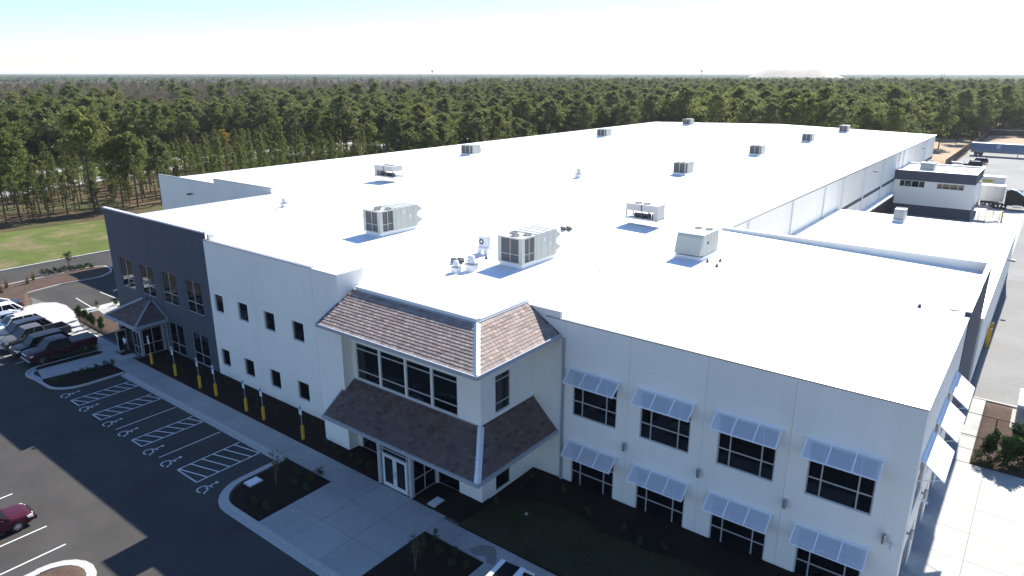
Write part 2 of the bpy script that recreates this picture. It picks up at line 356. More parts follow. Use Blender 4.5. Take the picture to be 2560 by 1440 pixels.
def arc(cx, cy, r, a0, a1, n=8): return [(cx + r * math.cos(R(a0 + (a1 - a0) * i / n)), cy + r * math.sin(R(a0 + (a1 - a0) * i / n))) for i in range(n + 1)]
kerb([(-60.9, 23.66), (-38.0, 23.66)], gut=0.38, side=-1)
kerb([(-37.7, 23.66), (-37.7, 20.6)] + arc(-35.5, 20.6, 2.2, 180, 270) + [(-35.5, 18.4), (-24.7, 18.4), (-6, 18.4)], gut=0.42, side=-1)
LI = [(-61.15, 23.6), (-61.15, 20.6)] + arc(-63.4, 20.6, 2.2, 0, -80) + [(-65.6, 18.35)] + arc(-67.0, 19.7, 1.5, -85, -180) + [(-68.5, 19.7), (-68.2, 24.6)]
kerb(LI, gut=0.4, side=-1)
walk2 = sheet('path', [(-67.7, 19.2), (-65.2, 18.75), (-64.0, 25.6), (-67.3, 25.6)], 0.0, M_CONC, 0.12)
bed(dense([(-68.35, 19.3), (-67.75, 19.2), (-67.2, 24.4), (-68.2, 24.5)], 0.5), M_MULCH, 0.02)
bed(dense([(-65.1, 18.65), (-63.5, 18.5), (-61.9, 19.2), (-61.3, 20.6), (-61.3, 23.7), (-64.1, 23.7)], 0.5), M_MULCH, 0.02)
wkl = sheet('sidewalk', [(-92, 24.6), (-63.5, 24.6), (-63.5, 26.6), (-72.3, 26.6), (-76.0, 26.7), (-83, 27.6), (-92, 27.0)], -0.03, M_JOINTC, 0.06)
slabs(wkl, -84, -64, 24.65, 26.2, 11, 1, 0.0, M_CONCW)
sheet('ramp', [G(*p) for p in ((40, 778), (75, 763), (105, 757), (140, 756), (165, 763), (184, 779), (208, 828), (120, 850), (0, 800), (0, 790))], 0.012, M_CONCW, 0.1)
sheet('sidewalk', [(-82.3, 27.6), (-80.6, 27.6), (-80.6, 47), (-82.3, 47)], 0.006, M_CONCW, 0.1)
bed(dense([(-80.5, 26.75), (-68.3, 26.75), (-68.3, 28.6), (-72.4, 28.6), (-72.4, 46), (-80.5, 46)], 1.2), M_MULCHB, 0.01)
sheet('path', [(-80.5, 29.6), (-72.4, 28.7), (-72.4, 30.6), (-80.5, 31.5)], 0.075, M_CONC, 0.1)
FI = [G(*p) for p in ((40, 739), (150, 710), (255, 690), (276, 680), (278, 672), (262, 665), (225, 668), (120, 690), (0, 715))] + [(-100.0, 21.0), (-88.8, 21.0), G(85, 762)]
bed(dense(FI, 1.0), M_MULCHB, 0.02, amp=0.12); kerb(FI, 0.25, closed=True)
kerb([(-108.0, -40), (-108.0, 30), (-108.3, 45), (-109.5, 70)], 0.35)
BI = [(-40, 3.0)] + [(-40.0, 5.5), (-39.4, 8.2), (-38.3, 9.9), (-37.0, 10.6), (-35.6, 10.7), (-34.6, 10.2), (-34.1, 9.0), (-34.1, 3.0)]
BI = [(-38.3, 2.5), (-38.3, 8.9)] + arc(-36.6, 9.0, 1.75, 180, 0, 10) + [(-35.05, 2.5)]
kerb(BI, 0.45, closed=True, z1=0.05); bed(dense([(-36.6 + (x + 36.6) * 0.85, y - 0.15) for x, y in BI], 0.5), M_MULCHB, 0.05, amp=0.1)
# lawn to the left, roads beyond
sheet('lawn', [(-108.4, -60), (-108.4, 44), (-112, 120), (-135, 120), (-133.5, 62), (-133, 52), (-135, 37), (-136, 0), (-136, -60)], -0.08, M_LAWN)
def roadstrip(pts, w, z, mat, name='road'):
    mb = MB(); P = [Vector((p[0], p[1], 0)) for p in pts]; n = len(P)
    for i in range(n - 1):
        def nn(k):
            d = (P[min(k + 1, n - 1)] - P[max(k - 1, 0)]).normalized(); return Vector((-d.y, d.x, 0)) * w / 2
        a, b = P[i], P[i + 1]; na, nb = nn(i), nn(i + 1)
        mb.quad((*(a - na).xy, z), (*(b - nb).xy, z), (*(b + nb).xy, z), (*(a + na).xy, z))
    return mb.build(name, mat, None, 'structure')
roadstrip([(-172, 10), (-178, 45), (-189, 76), (-196, 105), (-198, 136), (-197, 170), (-190, 230), (-180, 300)], 7.5, -0.25, M_ROADF)
roadstrip([(-211, 10), (-212, 60), (-215, 85), (-213, 125), (-212, 170), (-205, 230), (-196, 300)], 7.5, -0.25, M_ROADF)
roadstrip([(-192, 10), (-195, 50), (-202, 80), (-205, 105), (-205, 136), (-204, 170)], 18, -0.28, M_LAWN, 'median')
# right-hand side: concrete pad, walk, bed, service road, truck yard
pad = sheet('concrete_pad', rect(-2.7, 24, 8, 51.3), -0.03, M_JOINTC, 0.06)
slabs(pad, -2.7, 7.9, 25.2, 51.3, 4, 9, 0.0, M_CONCW)
wkr = sheet('sidewalk', rect(-2.7, 51.35, -0.9, 63.2), -0.03, M_JOINTC, 0.06)
slabs(wkr, -2.7, -0.92, 51.35, 63.2, 1, 8, 0.002, M_CONCW)
bed(dense(rect(-0.88, 51.35, 7.0, 62.9), 1.0), M_MULCHB, 0.02)
kerb([(-2.2, 63.3), (8, 63.3)], 0.25)
grid_sheet('service_road', span(-2.9, 30, 6), span(63.45, 150, 24), lambda x, y: zg(x, y) + 0.26, M_ROADR)
grid_sheet('truck_yard', span(-24.3, 60, 8), span(108, 292, 20), lambda x, y: zg(x, y) + (0.24 if y < 150 else 0.20), M_YARD)
sheet('dock_apron', rect(-10.6, 126, -2.6, 168), -1.12, M_CONCW, 0.1)
grid_sheet('sandy_ground', span(-60, -24.9, 8), span(203, 345, 20), lambda x, y: zg(x, y) + 0.06 - (0.1 if x < -58 else 0), M_SAND)
grid_sheet('sandy_yard', span(-24.9, 70, 8), span(291, 379, 10), lambda x, y: zg(x, y) + 0.1, M_SAND)

# ------------------------------------------------------------------ the building
bld = thing('warehouse_building', 'large white warehouse with slate front bay, shingled entrance roofs and flat white roof', 'building', (-40, 40, 0))
def PF(y): return lambda u, v, w: (u, y + w, v)          # face looking to -Y
def PR(x): return lambda u, v, w: (x - w, u, v)          # face looking to +X
def PL(x): return lambda u, v, w: (x + w, u, v)          # face looking to -X
def PB(y): return lambda u, v, w: (u, y - w, v)          # face looking to +Y
def wall(place_, u0, u1, v0, v1, ops=(), mat=M_WHITE, th=0.25, reveal=0.16, grooves=(), parent=None, name='wall_panel', joint=0.012):
    mb = MB(); u0 += joint; u1 -= joint
    us = sorted({u0, u1} | {e for o in ops for e in o[:2] if u0 < e < u1})
    vs_ = sorted({v0, v1} | {e for o in ops for e in o[2:4] if v0 < e < v1} | {e for g in grooves for e in (g, g + 0.012)})
    for a, b in zip(us, us[1:]):
        for c, d in zip(vs_, vs_[1:]):
            cu, cv = (a + b) / 2, (c + d) / 2
            if any(o[0] < cu < o[1] and o[2] < cv < o[3] for o in ops): continue
            w = 0.006 if any(g < cv < g + 0.012 for g in grooves) else 0.0
            mb.quad(place_(a, c, w), place_(b, c, w), place_(b, d, w), place_(a, d, w))
    for o in ops:
        a, b, c, d = o[:4]
        for (p, q) in (((a, c), (b, c)), ((b, c), (b, d)), ((b, d), (a, d)), ((a, d), (a, c))):
            mb.quad(place_(*p, 0), place_(*q, 0), place_(*q, reveal), place_(*p, reveal))
    for (p, q) in (((u0, v0), (u1, v0)), ((u1, v0), (u1, v1)), ((u1, v1), (u0, v1)), ((u0, v1), (u0, v0))):
        mb.quad(place_(*p, 0), place_(*q, 0), place_(*q, th), place_(*p, th))
    if not ops: mb.quad(place_(u0, v0, th), place_(u1, v0, th), place_(u1, v1, th), place_(u0, v1, th))
    return mb.build(name, mat, parent or bld)
def pbox(mb, place_, u0, u1, v0, v1, w0, w1, mi=None):
    mb.hexa([place_(u0, v0, w0), place_(u1, v0, w0), place_(u1, v0, w1), place_(u0, v0, w1), place_(u0, v1, w0), place_(u1, v1, w0), place_(u1, v1, w1), place_(u0, v1, w1)], mi)
def window(place_, u0, u1, v0, v1, um=(), vm=(), fw=0.06, depth=0.07, parent=None, mat=M_ALU, name='window', fd=0.07):
    """frame with mullions; each pane a child. um / vm are fractions"""
    us = [u0] + [u0 + (u1 - u0) * f for f in um] + [u1]; vs_ = [v0] + [v0 + (v1 - v0) * f for f in vm] + [v1]
    mb = MB()
    for i, u in enumerate(us):
        a, b = (u, u + fw) if i == 0 else ((u - fw, u) if i == len(us) - 1 else (u - fw / 2, u + fw / 2))
        pbox(mb, place_, a, b, v0, v1, depth, depth + fd)
    for j, v in enumerate(vs_):
        a, b = (v, v + fw) if j == 0 else ((v - fw, v) if j == len(vs_) - 1 else (v - fw / 2, v + fw / 2))
        pbox(mb, place_, u0 + 0.002, u1 - 0.002, a, b, depth + 0.004, depth + fd - 0.004)
    f = mb.build(name, mat, parent or bld)
    for a, b in zip(us, us[1:]):
        for c, d in zip(vs_, vs_[1:]):
            m2 = MB(); t = rnd.uniform(-0.004, 0.004)
            pbox(m2, lambda u, v, w: place_(u, v, w + t * (u - a) * 0.5 + rnd.uniform(0, 0.0003)), a + fw * 0.45, b - fw * 0.45, c + fw * 0.45, d - fw * 0.45, depth + 0.03, depth + 0.045)
            m2.build('pane', M_GLASS, f)
    return f
TH = 0.25
# --- slate front bay (Y = 28.65)
YF = 28.65; pf = PF(YF)
du = [(-70.75, -68.05), (-66.65, -63.95), (-62.5, -59.83), (-58.32, -55.62)]
dz1, dz0 = (4.92, 7.94), (0.08, 3.02)
dops = [(a, b, *dz1) for a, b in du] + [(a, b, *dz0) for a, b in du[2:]]
dj = [-72.3, -67.35, -63.2, -59.1, -54.2]
for a, b in zip(dj, dj[1:]): wall(pf, a, b, -0.2, 12.5, [o for o in dops if a < o[0] and o[1] < b], M_DARK, grooves=(4.0, 9.2), joint=0.006)
for a, b, c, d in dops: window(pf, a, b, c, d, (0.5,), (0.33,), 0.06)
# --- white bay
wu = [(-53.58, -52.3), (-50.12, -48.73), (-46.5, -45.13), (-42.9, -41.5)]
wops = [(a, b, 5.88, 7.42) for a, b in wu] + [(a, b, 1.04, 2.56) for a, b in wu]
wj = [-54.2, -47.6, -40.0, -37.0]
for a, b in zip(wj, wj[1:]): wall(pf, a, b, -0.2, 11.9, [o for o in wops if a < o[0] and o[1] < b], M_WHITE, grooves=(4.6, 8.0, 10.3), joint=0.008)
for a, b, c, d in wops: window(pf, a, b, c, d, (), (), 0.05, 0.11)
# --- pier
pier = wall(PF(27.0), -37.6, -35.05, -0.2, 12.62, (), M_WHITE, th=0.28, name='pier', joint=0)
wall(PR(-35.05), 27.28, 29.2, -0.2, 12.62, (), M_WHITE, th=0.28, name='pier_side', joint=0); wall(PL(-37.6), 27.28, 28.9, -0.2, 12.62, (), M_WHITE, th=0.28, name='pier_side', joint=0)
MB().box(-37.3, 27.3, 0, -35.36, 28.9, 10.95).build('pier_core', M_ROOF, bld)
# --- entrance block
YE = 27.85; pe = PF(YE); XE = -23.8; pr = PR(XE)
eu = [(-34.72, -32.5), (-32.38, -30.1), (-29.98, -27.82), (-27.7, -25.62)]
wall(pe, -35.05, XE, 3.4, 10.2, [(a, b, 5.28, 7.9) for a, b in eu], M_WHITE, name='entrance_wall', joint=0)
wall(pe, -35.05, XE, -0.2, 3.4, [(-34.7, -32.45, 0.02, 3.1), (-30.3, -27.6, -0.19, 3.2), (-27.5, -25.62, 0.02, 3.1)], M_WHITE, name='entrance_wall', joint=0)
for a, b in eu: window(pe, a, b, 5.28, 7.9, (), (0.24, 0.84), 0.08, 0.05)
window(pe, -34.7, -32.45, 0.02, 3.1, (), (0.36, 0.80), 0.07, 0.05); window(pe, -27.5, -25.62, 0.02, 3.1, (), (0.36, 0.80), 0.07, 0.05)
rops = [(29.2, 30.65, 5.5, 7.95), (29.2, 30.65, 0.15, 3.0)]
wall(pr, YE + TH, 33.1, -0.2, 10.2, rops, M_WHITE, name='entrance_wall', joint=0.003)
window(pr, 29.2, 30.65, 5.5, 7.95, (), (0.24, 0.84), 0.06, 0.05); window(pr, 29.2, 30.65, 0.15, 3.0, (), (0.36, 0.80), 0.06, 0.05)
# --- glass vestibule with doors under the lower roof
ves = MB()
YV = 25.62; XV0, XV1 = -30.55, -27.55
for (x, y) in ((XV0, YV), (XV1 - 0.22, YV)): ves.box(x, y, 0.0, x + 0.22, y + 0.25, 3.3)
ves.box(XV0 + 0.005, YV + 0.005, 3.1, XV1 - 0.005, YE - 0.01, 3.3)
vest = ves.build('vestibule', M_ALU, bld)
pv = PF(YV)
window(pv, XV0 + 0.22, XV1 - 0.22, 2.25, 3.1, (0.08, 0.92), (0.4,), 0.06, 0.08, vest, name='transom')
for a, b in ((XV0 + 0.22, XV0 + 0.42), (XV1 - 0.42, XV1 - 0.22)): window(pv, a, b, 0.0, 2.25, (), (0.4,), 0.05, 0.08, vest, name='sidelight')
M_DOOR = pm('white_door_frame', (0.66, 0.66, 0.64), 0.45, var=0.03)
mid = (XV0 + XV1) / 2
for a, b, hx in ((XV0 + 0.43, mid - 0.005, mid - 0.1), (mid + 0.005, XV1 - 0.43, mid + 0.1)):
    d = MB(); pbox(d, pv, a, a + 0.16, 0.01, 2.24, 0.05, 0.1); pbox(d, pv, b - 0.16, b, 0.01, 2.24, 0.05, 0.1); pbox(d, pv, a + 0.16, b - 0.16, 0.01, 0.28, 0.052, 0.098); pbox(d, pv, a + 0.16, b - 0.16, 2.09, 2.24, 0.052, 0.098)
    dr = d.build('door', M_DOOR, vest)
    g = MB(); pbox(g, pv, a + 0.15, b - 0.15, 0.27, 2.1, 0.07, 0.085); g.build('pane', M_GLASS, dr)
    h = MB(); h.tube((hx, YV, 0.85), (hx, YV, 1.3), 0.018); h.tube((hx, YV + 0.06, 0.87), (hx, YV, 0.87), 0.012); h.tube((hx, YV + 0.06, 1.28), (hx, YV, 1.28), 0.012); h.build('handle', M_STEEL, dr)
for px_ in (PR(XV1), PL(XV0)): window(px_, YV + 0.25, YE - 0.02, 0.02, 3.08, (0.5,), (0.36,), 0.06, 0.06, vest, name='side_glazing')
# --- right wing (Y = 33.1), X -23.8 .. -2.3
YW = 33.1; pw = PF(YW); XR = -2.42
ru = [(-20.85, -17.8), (-16.25, -13.2), (-11.62, -8.57), (-7.0, -3.93)]
rwo = [(a, b, 4.78, 7.7) for a, b in ru] + [(a, b, -0.1, 2.82) for a, b in ru]
rj = [-23.8, -17.08, -12.5, -7.98, XR]
for a, b in zip(rj, rj[1:]): wall(pw, a, b, -0.25, 10.8, [o for o in rwo if a < o[0] and o[1] < b], M_WHITE, grooves=(3.75, 9.0), joint=0.006)
for a, b, c, d in rwo: window(pw, a, b, c, d, (0.22, 0.77), (0.34, 0.66), 0.07, 0.06)
# right side wall X=-2.3
ps = PR(XR)
su = [(34.25, 37.25), (38.85, 41.85), (43.45, 46.45)]
sgo = [(34.0, 37.4, -0.05, 3.0), (38.6, 42.0, -0.05, 3.0), (43.2, 46.6, -0.05, 3.0)]
sj = [YW, 38.05, 42.65, 48.6]
for a, b in zip(sj, sj[1:]): wall(ps, a + (TH if a == YW else 0), b, -0.25, 10.8, [(p, q, 4.78, 7.7) for p, q in su if a < p and q < b] + [o for o in sgo if a < o[0] and o[1] < b], M_WHITE, grooves=(3.75,), joint=0.006)
for a, b in su: window(ps, a, b, 4.78, 7.7, (0.22, 0.77), (0.34, 0.66), 0.07, 0.06)
for o in sgo: window(ps, *o, (0.33, 0.66), (0.72,), 0.07, 0.06)
pd = PR(-2.38)
wall(pd, 48.6, 54.6, -0.25, 11.1, (), M_DARK, th=0.3); wall(PR(-2.45), 54.6, 64.9, -0.4, 10.8, (), M_DARK)
# --- awnings (hinged louvred shutters over the windows)
def awning(place_, u0, u1, vtop, run=0.88, drop=0.72):
    def P(u, t, o=0.0): return place_(u, vtop - drop * t + o * run / 1.14, -0.06 - run * t - o * drop / 1.14)
    mb = MB()
    def bar(ua, ub, ta, tb, h=0.05):
        mb.hexa([P(ua, ta, -h / 2), P(ub, ta, -h / 2), P(ub, tb, -h / 2), P(ua, tb, -h / 2), P(ua, ta, h / 2), P(ub, ta, h / 2), P(ub, tb, h / 2), P(ua, tb, h / 2)])
    L_ = u1 - u0
    for k in range(4): u = u0 + (L_ - 0.06) * k / 3; bar(u, u + 0.06, 0, 1)
    bar(u0 + 0.06, u1 - 0.06, 0, 0.05, 0.046); bar(u0 + 0.06, u1 - 0.06, 0.95, 1, 0.046)
    f = mb.build('awning', M_AWN, bld)
    sl = MB(); n = 17
    for k in range(n):
        t = 0.065 + 0.87 * (k + 0.5) / n; dt = 0.0268
        sl.hexa([P(u0 + 0.05, t - dt, -0.028), P(u1 - 0.05, t - dt, -0.028), P(u1 - 0.05, t + dt, 0.016), P(u0 + 0.05, t + dt, 0.016),
                 P(u0 + 0.05, t - dt, -0.018), P(u1 - 0.05, t - dt, -0.018), P(u1 - 0.05, t + dt, 0.026), P(u0 + 0.05, t + dt, 0.026)])
    sl.build('slats', M_AWN, f, 'stuff')
    for u in (u0 + 0.12, u1 - 0.12):
        st = MB(); st.tube(P(u, 0.93, -0.03), place_(u, vtop - drop - 0.35, 0.0), 0.02, n=6); st.build('strut', M_AWN, f)
    hb_ = MB(); pbox(hb_, place_, u0 - 0.12, u1 + 0.12, vtop - 0.02, vtop + 0.06, -0.05, 0.0); hb_.build('hinge_rail', M_AWN, f)
for a, b in ru:
    for v in (7.93, 3.0): awning(pw, a - 0.2, b + 0.2, v)
for a, b in su: awning(ps, a - 0.25, b + 0.25, 7.93, 1.0, 0.8)
# --- main roof: one ridge at X=-61.6
def rz(x): return 11.6 - (0.026 * (x + 61.6) if x > -61.6 else -0.0224 * (x + 61.6))
XH0, XH1, YH0, YH1 = -99.3, -24.2, 47.3, 200.8
rf = MB()
def roofstrip(xa, xb, ya, yb, t=0.25):
    za, zb = rz(xa), rz(xb)
    rf.hexa([(xa, ya, za - t), (xb, ya, zb - t), (xb, yb, zb - t), (xa, yb, za - t), (xa, ya, za), (xb, ya, zb), (xb, yb, zb), (xa, yb, za)])
roofstrip(-72.3, -61.6, YF + TH, YH0 + 0.25); roofstrip(-61.6, -34.9, YF + TH, 64.6); roofstrip(-34.9, -24.2, 28.9, 64.6)
roofstrip(XH0, -61.6, YH0 + 0.25, YH1)
roofstrip(-61.6, XH1, 64.6, YH1); roofstrip(-24.2, XR - 0.28, YW + TH, 64.3)
rf.build('roof', M_ROOF, bld)
cr_ = MB()                                               # inner core behind the panels
cr_.box(-72.0, YF + 0.3, -0.2, -34.9, 64, 10.5); cr_.box(-34.9, 28.3, -0.2, -24.1, 64, 10.2); cr_.box(-24.1, 33.45, -0.2, -2.75, 64, 9.7)
cr_.box(XH0 + 0.3, YH0 + 0.3, -0.3, XH1 - 0.3, YH1 - 0.3, 10.3)
cr_.build('inner_wall', M_JOINT, bld)
# copings and parapets
def coping(x0, y0, z0, x1, y1, mat=M_COPE, h=0.07): MB().box(x0, y0, z0, x1, y1, z0 + h).build('coping', mat, bld)
coping(-72.33, YF - 0.03, 12.5, -54.17, YF + TH + 0.03, M_COPEW, 0.12); coping(-54.16, YF - 0.03, 11.9, -37.63, YF + TH + 0.03)
coping(-37.63, 26.97, 12.62, -35.02, 27.3, M_COPEW, 0.06); coping(-35.35, 27.305, 12.62, -35.02, 29.22, M_COPEW, 0.055); coping(-37.63, 27.305, 12.62, -37.3, 28.92, M_COPEW, 0.055); coping(-22.9, YW - 0.03, 10.8, XR + 0.03, YW + TH + 0.03)
coping(XR - TH - 0.03, YW + TH + 0.035, 10.8, XR + 0.03, 48.6, M_COPEW); coping(-2.71, 48.62, 11.1, -2.35, 54.6, M_COPEW); coping(-2.73, 54.65, 10.8, -2.42, 64.6, M_COPEW)
pp = MB(); pp.box(-24.2, 64.3, 9.3, -2.46, 64.62, 10.82); pp.build('parapet', M_WHITE, bld); coping(-24.23, 64.27, 10.82, -2.75, 64.65, M_COPEW, 0.05)
# left side of the front bay and back
wall(PL(-72.3), YF + TH, YH0, -0.2, 11.2, (), M_WHITE); MB().box(-72.31, YF + TH, 11.2, -72.1, YH0, 11.42).build('coping', M_COPEW, bld)
MB().box(-54.0, YF + 0.26, 11.2, -53.7, 29.4, 12.4).build('parapet_return', M_WHITE, bld)
# high bay front-left wall with stepped parapet
hf = PF(YH0)
for a, b, t in ((XH0, -92.0, 11.42), (-92.0, -84.9, 11.42), (-84.9, -72.32, 12.05)):
    wall(hf, a, b, -0.3, t, (), M_WHITE, grooves=(8.6,)); coping(a - 0.02, YH0 - 0.03, t, b + (0.02 if t > 12 else -0.002), YH0 + TH + 0.03)
MB().box(-72.6, YH0 + 0.25, 11.2, -72.32, 47.9, 12.05).build('parapet_return', M_WHITE, bld)
for k in range(10):
    ya = YH0 + TH + (YH1 - YH0 - TH) * k / 10; yb = YH0 + TH + (YH1 - YH0 - TH) * (k + 1) / 10
    wall(PL(XH0), ya, yb, -0.3, 10.5, (), M_WHITE)
for k in range(8): wall(PB(YH1), XH0 + 0.3 + (XH1 - XH0 - 0.6) * k / 8, XH0 + 0.3 + (XH1 - XH0 - 0.6) * (k + 1) / 8, -0.4, 10.5, (), M_WHITE)
MB().box(XH0 - 0.12, YH0 + 0.3, 10.45, XH0 + 0.02, YH1, 10.7).build('gutter', M_COPEW, bld)
# high bay right wall with stripe, downspouts and gutter
spy = [64.7, 71.7, 86.9, 101.3, 111.6, 125.7, 140.3, 154.8, 159.5, 173.4, 187.2, YH1 - 0.05]
ph = PR(XH1)
for a, b in zip(spy, spy[1:]):
    wall(ph, a, b, 5.55, 10.4, (), M_WHITE, grooves=(7.2, 8.8), joint=0.01); wall(ph, a, b, 4.97, 5.55, (), M_DARK, joint=0.0, name='stripe_panel'); wall(ph, a, b, -1.5, 4.97, (), M_WHITE, grooves=(2.2,), joint=0.01)
for y in spy[1:-1]: MB().box(XH1 + 0.02, y - 0.11, -1.4, XH1 + 0.2, y + 0.11, 10.35).build('downspout', M_COPEW, bld)
MB().box(XH1 - 0.02, 64.7, 10.38, XH1 + 0.24, YH1, 10.62).build('gutter', M_COPE, bld)
# low rear wing
lw = MB(); lw.box(-24.15, 64.65, 5.6, -2.56, 109.84, 5.88); lw.build('low_roof', M_ROOF, bld)
wall(PR(-2.3), 64.95, 88, -1.4, 6.1, (), M_WHITE); wall(PR(-2.3), 88, 110.1, -1.5, 6.1, (), M_WHITE); wall(PB(110.1), -24.1, -2.6, -1.5, 5.85, (), M_WHITE)
coping(-2.9, 64.95, 6.1, -2.25, 110.15, M_COPEW, 0.05)
MB().box(-2.29, 66.0, -1.3, -2.24, 109, 0.1).build('base_band', M_DARK, bld)
# --- mansard roofs with real shingles
def mansard(ze, zt, xl, xe, ye, xt, yt, yend, mat, single):
    deck = MB()
    A, B, C, D = (xl, ye, ze), (xe, ye, ze), (xt, yt, zt), (xl, yt, zt); E, F = (xe, yend, ze), (xt, yend, zt); t = 0.16
    dn = lambda p: (p[0], p[1], p[2] - t)
    deck.hexa([dn(A), dn(B), dn(C), dn(D), A, B, C, D]); deck.hexa([dn(B), dn(E), dn(F), dn(C), B, E, F, C])
    deck.quad((xl, ye, ze - t), (xe, ye, ze - t), (xe, YE, ze - t - 0.02), (xl, YE, ze - t - 0.02)); deck.quad((xe, ye, ze - t), (xe, yend, ze - t), (XE, yend, ze - t - 0.02), (XE, ye, ze - t - 0.02))
    roof = deck.build('mansard_roof', M_TILE2, bld)
    tw, row = 0.34, 0.235
    stuff = MB(); count = 0
    base = None
    def slope(o, ulen, eu_, ev, sl, lim, first):
        nonlocal base, count
        en = eu_.cross(ev).normalized(); en = en if en.z > 0 else -en
        nrow = int(sl / row)
        for r in range(nrow):
            v = r * row; a, b = lim(v / sl); off = (r % 2) * tw / 2; k = int((b - a) / tw) + 2
            for i in range(k):
                u = a - off + i * tw
                if u < a - 0.02 or u + tw > b + 0.06: continue
                j = rnd.uniform(-0.018, 0.012)
                if first and count < single:
                    if base is None:
                        base = bpy.data.meshes.new('tile')
                        base.from_pydata([(0.008, 0, -0.005), (tw - 0.008, 0, -0.005), (tw - 0.008, row + 0.05, -0.012), (0.008, row + 0.05, -0.012), (0.008, 0, 0.04), (tw - 0.008, 0, 0.04), (tw - 0.008, row + 0.05, 0.006), (0.008, row + 0.05, 0.006)],
                                         [], [(0, 3, 2, 1), (4, 5, 6, 7), (0, 1, 5, 4), (1, 2, 6, 5), (2, 3, 7, 6), (3, 0, 4, 7)]); base.materials.append(mat)
                    ob = bpy.data.objects.new('tile', base); COL.objects.link(ob); ob.parent = roof
                    mw = Matrix((eu_, ev, en)).transposed().to_4x4(); mw.translation = o + eu_ * u + ev * (v + j) - ORG[roof]
                    ob.matrix_local = mw; count += 1
                else:
                    P = lambda x, y, z: o + eu_ * (u + x) + ev * (v + j + y) + en * z
                    stuff.hexa([P(0.008, 0, -0.005), P(tw - 0.008, 0, -0.005), P(tw - 0.008, row + 0.05, -0.012), P(0.008, row + 0.05, -0.012), P(0.008, 0, 0.04), P(tw - 0.008, 0, 0.04), P(tw - 0.008, row + 0.05, 0.006), P(0.008, row + 0.05, 0.006)])
    o1 = Vector(A); ev = (Vector(D) - Vector(A)); sl = ev.length; ev.normalize()
    hipx = lambda f: xe + (xt - xe) * f
    slope(o1, xe - xl, Vector((1, 0, 0)), ev, sl, lambda f: (0.06, hipx(f) - xl - 0.14), True)
    o2 = Vector((xe, ye, ze)); ev2 = Vector((xt - xe, 0, zt - ze)); sl2 = ev2.length; ev2.normalize()
    slope(o2, yend - ye, Vector((0, 1, 0)), ev2, sl2, lambda f: ((yt - ye) * f + 0.14, yend - ye - 0.05), False)
    stuff.build('shingles', mat, roof, 'stuff')
    hip = MB(); b, c = Vector(B), Vector(C); d = (c - b).normalized(); sd = d.cross(Vector((0, 0, 1))).normalized() * 0.20; up = sd.cross(d).normalized(); up = up if up.z > 0 else -up
    dl = Vector((0, 0, -0.06))
    hip.add([b - sd + dl, b + up * 0.12, b + sd + dl, c - sd + dl, c + up * 0.12, c + sd + dl], [(0, 1, 4, 3), (1, 2, 5, 4), (0, 2, 1), (3, 4, 5)]); hip.build('hip_cap', M_COPEW, roof)
    for p0, p1 in (((xl - 0.03, ye - 0.13, ze - 0.2), (xe + 0.13, ye - 0.005, ze + 0.03)), ((xe + 0.005, ye - 0.0, ze - 0.2), (xe + 0.13, yend, ze + 0.028))):
        MB().box(*p0, *p1).build('gutter', M_FLASH, roof)
    for x in [xl + 1.2 * k + 0.4 for k in range(int((xe - xl) / 1.2))]: MB().box(x, ye - 0.14, ze + 0.03, x + 0.04, ye + 0.02, ze + 0.042).build('gutter_strap', M_COPEW, roof)
    MB().box(xl, yt - 0.06, zt - 0.06, xt + 0.05, yt + 0.12, zt + 0.05).build('top_flashing', M_FLASH, roof); MB().box(xt - 0.1, yt + 0.125, zt - 0.06, xt + 0.05, yend, zt + 0.045).build('top_flashing', M_FLASH, roof)
    rk = MB(); a_, d_ = Vector(A), Vector(D); rk.hexa([a_ + Vector((-0.07, 0, -0.2)), a_ + Vector((0.03, 0, -0.2)), d_ + Vector((0.03, 0, -0.2)), d_ + Vector((-0.07, 0, -0.2)), a_ + Vector((-0.07, 0, 0.06)), a_ + Vector((0.03, 0, 0.06)), d_ + Vector((0.03, 0, 0.06)), d_ + Vector((-0.07, 0, 0.06))]); rk.build('rake_flashing', M_FLASH, roof)
    return roof
mansard(9.9, 11.4, -35.1, -21.85, 25.25, -24.35, 28.25, YW, M_TILE, 290)
mansard(3.4, 5.2, -35.3, -21.95, 25.3, -23.85, 27.9, YW, M_TILE2, 0)
up_ = MB(); up_.box(-34.83, 28.3, 9.9, -24.4, 28.65, 11.6); up_.box(-24.8, 28.65, 9.9, -24.4, 34.6, 11.55); up_.build('mansard_curb', M_ROOF, bld)
coping(-34.82, 28.27, 11.6, -24.37, 28.68, M_COPEW, 0.05)
wall(PF(33.12), -24.39, -21.9, 9.6, 11.3, (), M_WHITE, name='wing_parapet')
ds = MB(); ds.box(-21.62, YW - 0.14, 0, -21.46, YW - 0.005, 9.75); ds.build('downspout', M_FLASH, bld)
